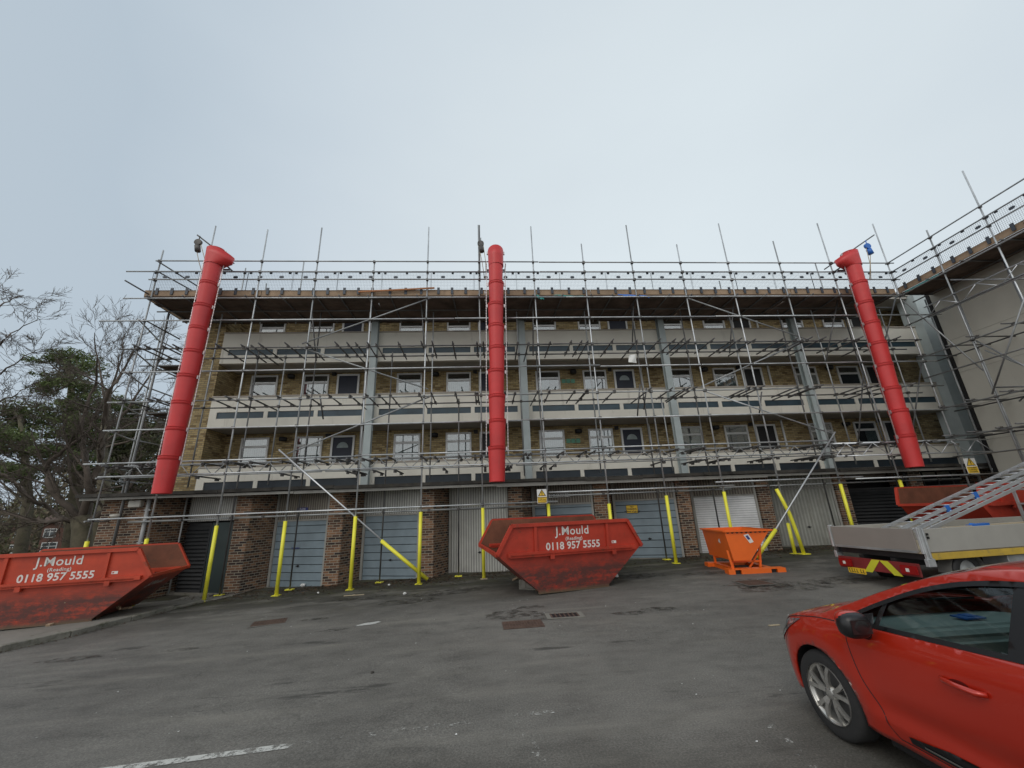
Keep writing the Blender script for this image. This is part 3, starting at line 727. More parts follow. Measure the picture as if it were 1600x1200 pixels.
# ------------------------------------------------------------ scaffold in front of the flats
random.seed(21)
YO, YI = 12.85, 13.72
SC = empty('facade_scaffold', (2.4, YO, gz(2.4, YO)), 0, 'galvanised tube scaffold with boarded top platform across the whole front of the flats', 'scaffold')
SO = SC.location.copy()
TR = 0.0245
def tb(pts, name, mat, root=SC, r=TR, seg=7):
    return shift(MB().tube(pts, r, seg), root.location).build(name, mat, root)
cpl = MB()      # couplers of the facade scaffold
def coupler(x, y, z, mb=cpl):
    s = random.uniform(0.034, 0.046); mb.box(x-s, x+s, y-s*0.9-0.01, y+s*0.9, z-s, z+s)
    if random.random() < 0.5: mb.bar((x, y-0.02, z), (x+0.02, y-0.085, z+random.uniform(-.02, .02)), 0.018)
STD = [(-11.27, 11.15), (-9.68, 12.2), (-7.83, 12.06), (-5.91, 12.16), (-3.90, 10.7), (-1.98, 12.23), (-0.11, 12.34), (1.91, 12.30), (3.82, 11.52), (5.69, 12.40),
       (7.60, 11.52), (9.50, 12.52), (11.60, 11.70), (13.71, 12.58), (16.14, 12.58)]
def shade(i): return M['tube'] if i % 3 else M['tube2']
M['tube2'] = plain('dull_galvanised_tube', (0.36, 0.375, 0.38), 0.5, 0.5, var=0.35, scale=1.4, dirt=0.62, dirtcol=(0.13, 0.08, 0.055))
for i, (x, zt) in enumerate(STD):
    b = gz(x, YO)
    o = tb([(x, YO, b+0.02), (x, YO, zt)], 'standard', shade(i))
    zs = 1.98+0.026*(x-0) if x > -8 else 1.50
    if i == 8: zs = 1.95
    if i in (0, 1, 2, 3, 4, 5, 6, 7, 8, 9, 10, 13):
        tb([(x, YO, b+0.03), (x, YO, zs)], 'foot_sleeve', M['yellow'], r=0.052, seg=10)
    elif i == 11:
        tb([(x, YO, b+0.03), (x, YO, b+0.9)], 'foot_sleeve', M['yellow'], r=0.052, seg=10)
    elif i == 12:
        tb([(x+0.02, YO, b+0.03), (x, YO, zs)], 'foot_sleeve', M['yellow'], r=0.052, seg=10)
    mb = MB().box(x-0.10, x+0.10, YO-0.10, YO+0.10, b+0.006, b+0.018)
    shift(mb, SO).build('base_plate', M['yellow'] if i not in (6,) else M['ply'], SC)
# loose bent sleeve leaning by the right hand prop
x = 9.50; b = gz(x, YO)
pts = [(x+0.12, YO-0.22, b+0.03), (x+0.03, YO-0.23, b+0.7), (x-0.05, YO-0.23, b+1.2), (x-0.14, YO-0.2, b+1.55), (x-0.24, YO-0.16, b+1.95)]
tb(pts, 'foot_sleeve', M['yellow'], r=0.055, seg=10)
shift(MB().box(x+0.0, x+0.26, YO-0.33, YO-0.1, b+0.006, b+0.03), SO).build('base_plate', M['yellow'], SC)
# rear standards (beside the balconies)
INN = [(-11.25, 9.1), (-9.45, 9.1), (-7.95, 7.6), (-7.0, 7.45), (-5.94, 9.1), (-4.2, 9.1), (-3.3, 7.5), (-1.85, 9.1), (-0.9, 5.7), (1.30, 9.1), (1.98, 7.5), (3.92, 9.1), (5.78, 9.1), (6.45, 5.7), (7.72, 9.1), (9.72, 9.1), (11.78, 9.1), (13.2, 9.1), (14.5, 9.1), (16.1, 9.1)]
for i, (x, zt) in enumerate(INN):
    zb = gz(x, YI)+0.02 if i % 2 == 0 else 2.96
    tb([(x, YI, zb), (x+random.uniform(-.03, .03), YI, zt)], 'standard', M['tube2'] if i % 2 else M['tube_dark'])
    if i % 2 == 0: shift(MB().box(x-0.11, x+0.11, YI-0.09, YI+0.09, gz(x, YI)+0.006, gz(x, YI)+0.03), SO).build('base_plate', M['yellow'], SC)
for (x, zt) in ((-9.51, 11.6), (-8.6, 10.9), (-7.27, 11.9), (-2.2, 10.6), (10.25, 11.0), (14.9, 11.9), (4.5, 10.5)):
    tb([(x, 14.62, 9.1), (x, 14.62, zt)], 'standard', M['tube2'])
# ledgers
def ledger(x0, x1, y, z, mat='tube', nm='ledger', cp=True, dz=0.0, mb=None):
    o = tb([(x0, y, z), ((x0+x1)/2, y, z+dz), (x1, y, z+dz)], nm, M[mat])
    if cp:
        for x, zt in (STD if y < 13.2 else INN):
            if x0 < x < x1 and z < zt: coupler(x, y+(0.03 if y < 13.2 else -0.02), z)
    return o
yo = YO-0.055
for z, xl, nm in ((10.67, -11.38, 'guard_rail'), (10.25, -12.25, 'guard_rail'), (9.93, -11.45, 'guard_rail')):
    for x0, x1 in ((xl, 2.1), (2.12, 9.0), (9.02, 16.35)): ledger(x0, x1, yo, z+random.uniform(-.01, .01), 'tube2', nm)
ledger(-12.1, 3.0, yo, 9.20); ledger(3.02, 16.3, yo, 9.20)
ledger(-12.65, -1.0, yo, 8.36); ledger(-0.98, 8.5, yo, 8.37); ledger(8.52, 17.5, yo, 8.38)
ledger(-11.8, 2.4, yo, 7.34, 'tube_dark'); ledger(2.42, 16.3, yo, 7.35, 'tube_dark')
ledger(-11.5, 4.0, yo, 6.54); ledger(4.02, 16.6, yo, 6.50)
ledger(-11.7, 3.0, yo, 5.55, 'tube2'); ledger(3.02, 16.5, yo, 5.56, 'tube2')
ledger(-11.6, 1.2, yo, 4.66); ledger(1.22, 16.3, yo, 4.68)
ledger(-11.9, -4.0, yo, 3.66); ledger(-4.02, 4.1, yo, 3.68); ledger(3.9, 11.7, yo-0.05, 3.70); ledger(11.6, 17.0, yo, 3.60)
ledger(-11.4, -2.9, yo, 3.27, 'tube'); ledger(-3.1, 6.0, yo, 3.28); ledger(5.9, 13.0, yo, 3.30, 'tube2')
ledger(-11.35, 2.2, yo, 2.08, 'tube', dz=0.0); ledger(1.94, 7.95, yo, 2.36); ledger(7.35, 12.4, yo, 2.48); ledger(12.1, 17.2, yo-0.04, 2.42)
for z, nm in ((7.34, 'tube_dark'), (5.55, 'tube_dark'), (3.66, 'tube2'), (9.18, 'tube_dark')):
    ledger(-11.7, 3.5, YI, z, nm); ledger(3.52, 16.7, YI, z+0.005, nm)
ledger(-11.4, 3.0, 14.55, 9.18, 'tube_dark', cp=False); ledger(3.02, 16.9, 14.55, 9.18, 'tube_dark', cp=False)
ledger(-11.0, 2.1, YI, 1.98, 'tube2'); ledger(2.0, 8.4, YI, 2.28, 'tube2'); ledger(8.0, 17.0, YI, 2.34, 'tube2')
# rail fragments visible over the top platform
for x0, x1, z in ((-8.9, -6.0, 10.55), (-0.7, 2.6, 10.55), (12.9, 16.0, 10.6)): tb([(x0, 14.62, z), (x1, 14.62, z)], 'guard_rail', M['tube2'])
# transoms: short tubes front to back that carry the lifts
base = [(337, 0), (375, 0), (389, 1), (405, 0), (446, 0), (480, 0), (524, 0), (542, 1), (555, 0), (574, 0), (586, 0), (622, 0), (658, 1), (675, 0), (707, 0), (745, 0), (755, 0), (792, 0), (810, 0), (827, 1), (861, 0),
        (894, 0), (910, 0), (920, 1), (959, 0), (998, 1), (1032, 0), (1057, 1), (1069, 0), (1080, 0), (1117, 0), (1150, 0), (1161, 0), (1185, 0), (1228, 0), (1250, 1), (1262, 0), (1270, 0), (1292, 1), (1330, 0), (1350, 0), (1388, 1), (1410, 0)]
trs = [at(px, 537, 12.6).x for px, l in base]; lens = [l for p_, l in base]
for x in (-11.2, -10.9, -10.4, -10.0): trs.append(x); lens.append(0)
n_tr = 0; rest = MB()
for z, jit in ((7.40, 0.0), (5.61, 0.22), (3.58, 0.3), (3.20, 0.45)):
    for x, l in zip(trs, lens):
        if z < 3.5 and random.random() < 0.45: continue
        if 5 < z < 6 and random.random() < 0.1: continue
        xx = x+random.uniform(-1, 1)*jit; sk = random.uniform(-0.05, 0.05); y0 = YO-random.uniform(0.12, 0.34); y1 = y0+(1.55 if not l else 2.05)*random.uniform(0.92, 1.08)
        y1 = min(y1, 14.6); zz = z+random.uniform(-.01, .01)
        if z < 4: y1 = min(y1, y0+1.35)
        coupler(xx, YO-0.05, zz-0.035); coupler(xx, YI, zz-0.035)
        if n_tr < 96:
            tb([(xx, y0, zz), (xx+sk, y1, zz)], 'transom', M['tube_dark'], seg=6); n_tr += 1
        else: rest.tube([(xx, y0, zz), (xx+sk, y1, zz)], TR, 6)
x = -11.3
while x < 16.4:   # transoms below the top platform
    rest.tube([(x, 12.7, 9.25), (x+random.uniform(-.1, .1), 14.9, 9.25)], TR, 6); x += random.uniform(0.75, 1.25)
tag(shift(rest, SO).build('platform_transom', M['tube_dark'], SC), kind='stuff')
# braces in the plane of the outer standards
BR = [((472, 537), (677, 464), 'tube2'), ((465, 541), (669, 608), 'tube2'), ((449, 709), (671, 620), 'tube2'), ((1072, 465), (1260, 530), 'tube2'), ((1257, 532), (1096, 604), 'tube2'),
      ((1098, 610), (1302, 678), 'tube'), ((1380, 470), (1330, 668), 'tube2')]
for (p0, p1, mt_) in BR[:6]:
    a, b = at(*p0, 12.93), at(*p1, 12.93); tb([a, b], 'brace', M[mt_])
for (p0, p1) in (((990, 458), (988, 540)), ((1147, 460), (1140, 552)), ((1309, 468), (1290, 566)), ((1402, 455), (1376, 560)), ((485, 460), (494, 564)), ((658, 465), (664, 560)), ((833, 466), (833, 556)), ((500, 618), (505, 655)), ((1000, 600), (996, 650)),
                 ((1440, 566), (1424, 690)), ((1350, 570), (1341, 690)), ((1010, 606), (1006, 640)), ((1190, 612), (1186, 650))):
    a, b = at(*p0, 13.3), at(*p1, 13.55); tb([a, b], 'brace', M['tube_dark'])
# raking props with yellow feet
p1 = at(435.6, 702.6, 12.66); g0 = gnd(668, 909); tb([p1, g0+Vector((0, 0, 0.04))], 'raking_prop', M['alu'])
q = p1.lerp(g0, 0.695); tb([q, g0+Vector((0, 0, 0.06))], 'foot_sleeve', M['yellow'], r=0.055, seg=10)
p1 = at(1305, 675, 12.66); g0 = Vector((7.72, 12.05, gz(7.7, 12.0)+0.03)); tb([p1, g0], 'raking_prop', M['tube'])
q = at(1203, 807, 12.3); f = (p1.x-q.x)/(p1.x-g0.x); tb([p1.lerp(g0, f), g0+Vector((0, 0, 0.06))], 'foot_sleeve', M['yellow'], r=0.055, seg=10)
# lattice beams
def lattice(a, b, h, name, mat, root, step=0.5, r=0.022, bright=None):
    a = Vector(a); b = Vector(b); mb = MB(); d = (b-a); n = max(2, int(d.length/step)); H = Vector((0, 0, h))
    mb.tube([a, b], r, 6).tube([a+H, b+H], r, 6)
    for k in range(n):
        p = a.lerp(b, k/n); q = a.lerp(b, (k+0.5)/n); s = a.lerp(b, (k+1)/n)
        mb.tube([p, q+H], 0.014, 5); mb.tube([q+H, s], 0.014, 5)
    return shift(mb, root.location).build(name, mat, root)
lattice((11.66, 12.78, 3.17), (17.38, 12.78, 3.17), 0.41, 'lattice_beam', M['alu'], SC, 0.95)
for x0, x1 in ((-11.2, -5.2), (-5.1, 0.9), (1.0, 7.0), (7.1, 12.4)): lattice((x0, 13.35, 3.28), (x1, 13.35, 3.28), 0.36, 'lattice_beam', M['tube2'], SC, 0.62, 0.02)
# boarded top platform
x_breaks = [-11.55, -7.7, -3.8, 0.1, 4.0, 7.9, 11.8, 16.1]
for r_ in range(9):
    y0 = 12.90+r_*0.232
    for k in range(7):
        x0, x1 = x_breaks[k]+random.uniform(-0.12, 0.05)*(1 if k else 2.2), x_breaks[k+1]-0.02
        if k == 0: x0 += 0.05*r_
        dz = random.uniform(-0.006, 0.006)
        shift(MB().box(x0, x1, y0, y0+0.222, 9.29+dz, 9.328+dz), SO).build('deck_board', M['deck'], SC)
for k in range(7):
    z0 = 9.335+random.uniform(-0.01, 0.012)
    o = shift(MB().box(x_breaks[k], x_breaks[k+1]-0.015, 12.885+0.01*(k % 2), 12.925+0.01*(k % 2), z0, z0+0.225), SO).build('toe_board', M['board'], SC)
shift(MB().box(-11.6, -11.56, 12.95, 15.0, 9.33, 9.55), SO).build('toe_board', M['board'], SC)
# loose plank lying on the toe board
p0, p1 = at(560, 456, 12.8), at(679, 450, 12.8)
shift(MB().bar(p0, p1, 0.04, 0.05), SO).build('loose_plank', plain('orange_timber', (0.40, 0.17, 0.07), 0.8), SC)
# mesh brick guards above the toe boards
def guard_panel(o0, ex, L, root, y_off, nm='brick_guard'):
    """wire mesh panel with frame, clips and hook plates along direction ex"""
    ex = Vector(ex); mb = MB(); H = 0.72
    def P(u, v): return Vector(o0)+ex*u+Vector((0, 0, v))
    w_ = 0.0034
    n = int(L/0.052)
    for k in range(n+1): mb.bar(P(L*k/n, 0), P(L*k/n, H), w_ if 0 < k < n else 0.010)
    for k in range(13): mb.bar(P(0, H*k/12), P(L, H*k/12), w_ if 0 < k < 12 else 0.008)
    s = Vector((0, 0, 0))
    for u in (0.18*L, 0.5*L, 0.82*L):
        mb.bar(P(u-0.02, -0.16), P(u-0.02, 0.09), 0.09, 0.022, up=(0, 1, 0) if abs(ex.x) > 0.5 else (1, 0, 0))
    for u in (0.05*L, 0.5*L, 0.93*L):
        mb.bar(P(u-0.04, H-0.03), P(u+0.04, H-0.03), 0.04, 0.07)
    for u in (0.27*L, 0.75*L): mb.bar(P(u-0.075, 0.53), P(u+0.075, 0.53), 0.02, 0.055); mb.bar(P(u-0.05, 0.53), P(u+0.05, 0.53), 0.021, 0.085)
    return shift(mb, root.location).build(nm, M['mesh'], root)
x = -11.4
k = 0
while x < 16.0:
    L = random.choice((1.55, 1.75, 1.62)); L = min(L, 16.1-x)
    if L < 0.4: break
    guard_panel((x, 12.86+0.012*(k % 2), 9.54), (1, 0, 0), L-0.03, SC, 0); x += L; k += 1
# scraps of netting and sheet caught under the platform
for (p0, p1, mt_, h) in (((838, 460), (850, 466), 'teal', 0.14), ((865, 461), (912, 463), 'teal', 0.06), ((965, 460), (1022, 463), 'blueties', 0.09), ((900, 465), (960, 462), 'felt', 0.05)):
    a, b = at(*p0, 12.8), at(*p1, 12.8); mb = MB()
    n = 7; top = [a.lerp(b, i/n)+Vector((0, random.uniform(-.02, .02), random.uniform(0, .03))) for i in range(n+1)]
    for i in range(n): mb.quad(top[i]-Vector((0, .02, h*random.uniform(.4, 1.2))), top[i+1]-Vector((0, .02, h*random.uniform(.4, 1.2))), top[i+1], top[i])
    for v in range(1): pass
    shift(mb, SO).build('netting_scrap', M[mt_], SC)
# return of the scaffold round the left hand corner of the flats
for i, (x, y, zt) in enumerate(((-11.95, 14.4, 9.1), (-11.95, 16.0, 9.1), (-12.0, 17.8, 8.2), (-11.3, 13.72, 9.2))):
    tb([(x, y, gz(x, y)+0.02), (x, y, zt)], 'standard', M['tube2'])
    tb([(x, y, gz(x, y)+0.04), (x, y, 1.25)], 'foot_sleeve', M['yellow'], r=0.05, seg=10)
for z in (8.36, 7.34, 6.54, 5.55, 4.66, 3.66, 3.27, 2.08):
    tb([(-11.27, 12.6, z-0.05), (-11.95, 14.5, z-0.05)], 'ledger', M['tube2'])
    tb([(-11.95, 14.2, z), (-11.98, 18.4, z)], 'ledger', M['tube2'])
    if z in (7.34, 5.55, 3.66):
        for y in (14.5, 15.0, 15.9, 16.4, 17.5): rest_y = tb([(-12.5, y, z+0.06), (-10.95, y+random.uniform(-.1, .1), z+0.06)], 'transom_return', M['tube_dark'])
        for r_ in range(4): shift(MB().box(-12.0+r_*0.23, -11.8+r_*0.23, 14.6, 18.2, z+0.09, z+0.125), SO).build('deck_board', M['deck'], SC)
for (p0, p1, ya, yb) in (((195, 438), (238, 463), 12.2, 13.0), ((246, 408), (345, 470), 12.7, 14.6), ((246, 424), (320, 465), 12.8, 14.6), ((226, 500), (281, 530), 12.8, 14.4)):
    tb([at(*p0, ya), at(*p1, yb)], 'brace', M['tube_dark'])
tag(shift(cpl, SO).build('coupler', M['coupler'], SC), kind='stuff')
# white sheet tied to the scaffold, warning signs
o = MB(); a, b, c, d = at(983, 554, 12.78), at(993, 554, 12.78), at(995, 567, 12.80), at(982, 566, 12.80)
n = 6
for i in range(n):
    for j in range(n):
        def pt(u, v):
            p = a.lerp(b, u).lerp(d.lerp(c, u), v); return (p.x, p.y+0.02*math.sin(u*5+v*3), p.z)
        o.quad(pt(i/n, (j+1)/n), pt((i+1)/n, (j+1)/n), pt((i+1)/n, j/n), pt(i/n, j/n))
o.sm = [True]*len(o.f)
c_ = at(988, 560, 12.8); tag(shift(o, c_).build('hanging_sheet', M['signwhite'], None, c_), 'small white sheet tied to the scaffold beside a balcony', 'sheet')
def warning_sign(px, py, Y, w_, h_, label, tilt=0.0, ry=0.0):
    c = at(px, py, Y); r_ = empty('warning_sign', c, ry, label, 'sign')
    mb = MB().box(-w_/2, w_/2, 0, 0.006, -h_/2, h_/2); o = mb.build('sign_plate', M['signwhite'], r_); bevel(o, 0.003, 1)
    MB().box(-w_*0.46, w_*0.46, -0.004, -0.0005, -h_*0.46, -h_*0.04).build('yellow_panel', M['signyellow'], r_)
    t = 0.36*w_; tz = h_*0.02; hh_ = t*1.7
    MB().poly([(-t-0.015, -0.003, tz), (t+0.015, -0.003, tz), (0, -0.003, tz+hh_+0.02)]).build('triangle_border', M['textblack'], r_)
    MB().poly([(-t+0.02, -0.006, tz+0.018), (t-0.02, -0.006, tz+0.018), (0, -0.006, tz+hh_-0.02)]).build('triangle', M['signyellow'], r_)
    MB().box(-0.012, 0.012, -0.012, -0.008, tz+hh_*0.34, tz+hh_*0.72).box(-0.012, 0.012, -0.012, -0.008, tz+hh_*0.16, tz+hh_*0.27).build('exclamation_mark', M['textblack'], r_)
    text_mesh('WARNING\nScaffolding\nincomplete', 0.062, M['textblack'], 'sign_text', r_, frame_m((0, -0.0055, -h_*0.25), (1, 0, 0), (0, 0, 1)), 0.01, 0.001)
    return r_
warning_sign(847, 775.5, 12.66, 0.30, 0.42, 'yellow and white warning triangle sign on a scaffold post above the middle skip')
warning_sign(1518, 728, 12.62, 0.42, 0.50, 'yellow and white warning triangle sign hung on the right hand scaffold beam above the lorry')
# signs on garage doors
def flat_sign(c, w_, h_, ang, name, label, mat, lines, tmat, sz, border=None):
    r_ = empty(name, c, ang, label, 'sign'); MB().box(-w_/2, w_/2, 0, 0.008, -h_/2, h_/2).build('sign_plate', M[mat], r_)
    if border:
        mb = MB(); t = 0.012
        mb.box(-w_/2, w_/2, -0.003, -0.0005, h_/2-t, h_/2).box(-w_/2, w_/2, -0.003, -0.0005, -h_/2, -h_/2+t).box(-w_/2, -w_/2+t, -0.003, -0.0005, -h_/2+t, h_/2-t).box(w_/2-t, w_/2, -0.003, -0.0005, -h_/2+t, h_/2-t)
        mb.build('sign_border', M[border], r_)
    text_mesh(lines, sz, M[tmat], 'sign_text', r_, frame_m((0, -0.003, 0), (1, 0, 0), (0, 0, 1)), 0.025, 0.001)
    return r_
def door_point(i, f, z, off=0.03):
    xl, xr = PX[i]-2.9+0.88, PX[i]-0.02; yl, yr = 14.70, 13.98; ang = math.atan2(yr-yl, xr-xl)
    return Vector((xl+(xr-xl)*f + off*math.sin(ang), yl+(yr-yl)*f - off*math.cos(ang), z)), ang
c, an = door_point(5, 0.30, 1.75, -0.0); flat_sign(c, 0.40, 0.27, an, 'no_parking_sign', 'yellow NO PARKING sign on the blue-grey garage door right of the middle skip', 'signyellow', 'NO\nPARKING\nin front of garage', 'textblack', 0.075, 'textblack')
c, an = door_point(4, 0.46, 2.30, 0.0); flat_sign(c, 0.78, 0.14, an, 'no_parking_plate', 'narrow white NO PARKING plate on the panel over the garage behind the middle skip', 'signwhite', 'NO PARKING', 'textblack', 0.125, 'textblack')
c, an = door_point(1, 0.50, 2.16, 0.0); flat_sign(c, 0.42, 0.13, an, 'disabled_parking_sign', 'small blue sign on the panel over the left blue-grey garage door', 'signblue', 'No parking\nat any time', 'textwhite', 0.05)
text_mesh('No parking', 0.07, M['signblue'], 'door_lettering', garage, Matrix.Translation(-GO) @ frame_m(tuple(door_point(1, 0.45, 0.98, 0.0)[0]), (math.cos(an), math.sin(an), 0), (0, 0, 1)), 0.02, 0.001)

# ------------------------------------------------------------ scaffold in front of the wing
WX, WX2 = 16.16, 17.25
WS = empty('wing_scaffold', (WX, 9.7, gz(WX, 9.7)), 0, 'scaffold with lattice beam and boarded platform against the pale wing wall at the right', 'scaffold')
cp2 = MB()
def wt(pts, name, mat): return tb(pts, name, mat, WS)
WY = [11.26, 9.72, 8.17, 6.6, 5.0, 3.4]
for i, y in enumerate(WY):
    wt([(WX, y, gz(WX, y)+0.02), (WX, y, (11.0, 12.15, 11.2, 12.2, 11.2, 12.0)[i])], 'standard', M['tube'] if i % 2 else M['tube2'])
    wt([(WX2, y+0.7, gz(WX, y)+0.02), (WX2, y+0.7, 9.2)], 'standard', M['tube2'])
    for z in (10.67, 10.25, 9.93, 9.2, 6.66, 4.71, 3.7): coupler(WX, y, z, cp2)
wt([(WX2, 12.93, 2.4), (WX2, 12.93, 9.1)], 'standard', M['tube2'])
for z in (10.67, 10.25, 9.93): wt([(WX-0.05, 12.9, z), (WX-0.05, 2.0, z)], 'guard_rail', M['tube2'])
for z, mt_ in ((9.2, 'tube'), (8.0, 'tube2'), (6.66, 'tube2'), (5.9, 'tube2'), (4.71, 'tube2'), (3.69, 'tube2'), (3.04, 'tube2'), (2.4, 'tube2')):
    wt([(WX-0.05, 13.0, z), (WX-0.05, 2.0, z)], 'ledger', M[mt_])
    if z in (9.2, 6.66, 4.71, 3.69): wt([(WX2-0.05, 13.3, z), (WX2-0.05, 2.0, z)], 'ledger', M['tube_dark'])
for z in (6.72, 4.77, 3.75):
    y = 12.8
    while y > 4: wt([(WX-random.uniform(.15, .5), y, z), (WX2+0.3, y+random.uniform(-.15, .15), z)], 'transom', M['tube_dark']); coupler(WX, y, z, cp2); y -= random.uniform(0.55, 1.1)
y = 12.8
while y > 2: wt([(WX-.2, y, 9.25), (17.5, y, 9.25)], 'transom', M['tube_dark']); y -= 1.1
lattice((WX-0.02, 12.2, 7.96), (WX-0.02, 4.6, 7.96), 0.41, 'lattice_beam', M['alu'], WS, 0.95)
for a, b in (((WX+.05, 11.2, 8.9), (WX+.05, 8.9, 7.5)), ((WX, 12.8, 9.0), (WX, 11.3, 5.6)), ((WX+.05, 11.2, 6.6), (WX+.05, 9.2, 3.8)), ((WX-.05, 9.2, 8.0), (WX-.05, 11.3, 4.8)), ((WX2, 11.8, 6.5), (WX2, 9.0, 3.4)), ((WX2, 9.0, 6.3), (WX2, 11.5, 4.6)), ((WX+.05, 11.2, 5.0), (WX+.05, 8.6, 4.3))):
    wt([a, b], 'brace', M['tube2'])
for r_ in range(6):
    for k in range(3):
        y1 = 12.88-k*3.9; shift(MB().box(WX+0.06+r_*0.232, WX+0.282+r_*0.232, y1-3.88, y1, 9.29, 9.33), WS.location).build('deck_board', M['deck'], WS)
for k in range(3):
    y1 = 12.9-k*3.9; shift(MB().box(WX+0.02, WX+0.055, y1-3.88, y1, 9.335, 9.56), WS.location).build('toe_board', M['board'], WS)
y = 12.8
while y > 3.0: guard_panel((WX-0.02, y, 9.54), (0, -1, 0), 1.6, WS, 0); y -= 1.65
a, b = Vector((WX-.03, 12.6, 9.27)), Vector((WX-.03, 11.4, 9.27)); mb = MB()
for i in range(6): mb.quad(a.lerp(b, i/6)-Vector((0, 0, .09)), a.lerp(b, (i+1)/6)-Vector((0, 0, random.uniform(.02, .12))), a.lerp(b, (i+1)/6), a.lerp(b, i/6))
shift(mb, WS.location).build('netting_scrap', M['teal'], WS)
tag(shift(cp2, WS.location).build('coupler', M['coupler'], WS), kind='stuff')

# ------------------------------------------------------------ rubbish chutes
RINGS = [(395, 'top'), (444,), (477,), (510,), (544,), (580,), (619,), (657,), (699,), (751,)]
zr = [at(775, r_[0], 12.4).z for r_ in RINGS]
def chute(x, label, bend, lip):
    y = 12.36; root = empty('rubbish_chute', (x, y, zr[-1]), 0, label, 'chute', 'red rubbish chutes hung on the scaffold')
    z0 = zr[-1]; n = len(zr)
    for i in range(1, n):
        top, bot = zr[i-1]-z0+0.02, zr[i]-z0-0.04
        ox = bend*(zr[i-1]-z0)/8.0; ob = bend*(zr[i]-z0)/8.0
        j = 0.012*((i*7) % 3-1); mb = MB(); seg = 28
        ht = top-bot; prof = [(0.235, 0.0), (0.217, 0.0), (0.255, ht-0.10), (0.262, ht-0.10), (0.262, ht)] if False else None
        for band in (((0.236, 0.0), (0.262, ht-0.125)), ((0.262, ht-0.125), (0.272, ht-0.12), (0.272, ht-0.045)), ((0.272, ht-0.045), (0.262, ht-0.035)), ((0.264, ht-0.035), (0.274, ht-0.03), (0.274, ht)), ((0.274, ht), (0.24, ht))):
            n0 = len(mb.v)
            for r_, h in band:
                f = h/ht; cx = ob+(ox-ob)*f+j
                for k in range(seg):
                    t = 2*math.pi*k/seg; mb.v.append((cx+r_*math.cos(t), r_*math.sin(t), bot+h))
            for a_ in range(len(band)-1):
                for k in range(seg):
                    b_ = (k+1) % seg; q = n0+a_*seg; mb.face((q+k, q+b_, q+seg+b_, q+seg+k), True)
        n0 = len(mb.v)
        for r_, h in ((0.226, 0.25), (0.230, 0.002), (0.237, 0.0)):
            for k in range(seg):
                t = 2*math.pi*k/seg; mb.v.append((ob+j+r_*math.cos(t), r_*math.sin(t), bot+h))
        for a_ in range(2):
            for k in range(seg):
                b_ = (k+1) % seg; q = n0+a_*seg; mb.face((q+k, q+b_, q+seg+b_, q+seg+k), True)
        s_ = mb.build('chute_section', M['chute'], root)
        for sx in (-1, 1):
            cm = MB().box(ox+j+sx*0.30-0.02, ox+j+sx*0.30+0.02, -0.03, 0.03, bot+ht-0.13, bot+ht-0.02)
            cm.build('chain_bracket', M['chain'], s_)
    # top hopper
    t0 = zr[0]-z0; mb = MB(); seg = 28
    if lip == 0: prof = [(0.262, -0.05), (0.275, 0.0), (0.29, 0.02), (0.285, 0.18), (0.26, 0.25), (0.22, 0.22), (0.2, 0)]
    n0 = 0
    hop = [(0.268, -0.62, 0.0), (0.275, -0.24, 0.30 if lip else 0.05), (0.282, 0.0, 0.34 if lip else 0.06)]
    for r_, h, ext in hop:
        for k in range(seg):
            t = 2*math.pi*k/seg; c, s_ = math.cos(t), math.sin(t); q_ = max(0.0, c*lip if lip else s_)
            e_ = ext*q_**0.55 if q_ > 0 else 0.0; dz = -0.30*(q_ if lip else 0)*(h > -0.5) + (0.10*(-s_ if s_ < 0 else 0)*(0 if lip else 1)*(h > -0.1))
            mb.v.append((bend+c*r_+(lip*e_ if lip else 0), s_*r_+(0 if lip else e_), t0+h+dz+0.02))
    for a_ in range(2):
        for k in range(seg):
            b_ = (k+1) % seg; q = a_*seg; mb.face((q+k, q+b_, q+seg+b_, q+seg+k), True)
    inner = len(mb.v)
    for k in range(seg):
        v = mb.v[2*seg+k]; mb.v.append(((v[0]-bend)*0.92+bend, v[1]*0.92, v[2]-0.004))
    for k in range(seg):
        v = mb.v[k]; mb.v.append(((v[0]-bend)*0.85+bend, v[1]*0.85, v[2]))
    for a_ in range(2):
        for k in range(seg):
            b_ = (k+1) % seg; q = 2*seg+a_*seg; mb.face((q+k, q+b_, q+seg+b_, q+seg+k), True)
    mb.build('hopper', M['chute'], root)
    for sx in (-1, 1):
        mb = MB(); zc = 0.75
        while zc < t0-0.4:
            f = zc/8.0; cx = bend*f+sx*0.335; mb.bar((cx, -0.0, zc), (cx, 0, zc+0.045), 0.016 if int(zc/0.05) % 2 else 0.028, 0.02); zc += 0.05
        mb.build('chain', M['chain'], root)
    mb = MB()
    mb.bar((bend-0.36, 0.30, t0-0.55), (bend+0.36, 0.30, t0-0.55), 0.045).bar((bend-0.34, 0.0, t0-0.5), (bend-0.34, 0.5, t0-0.5), 0.04).bar((bend+0.34, 0.0, t0-0.5), (bend+0.34, 0.5, t0-0.5), 0.04)
    mb.build('support_frame', M['tube_dark'], root)
    return root
chute(-9.17, 'red segmented rubbish chute at the left corner above the left skip', 0.06, 1)
chute(0.35, 'red segmented rubbish chute in the middle above the middle skip', 0.15, 0)
chute(13.87, 'red segmented rubbish chute near the right corner above the flatbed lorry', 0.22, -1)
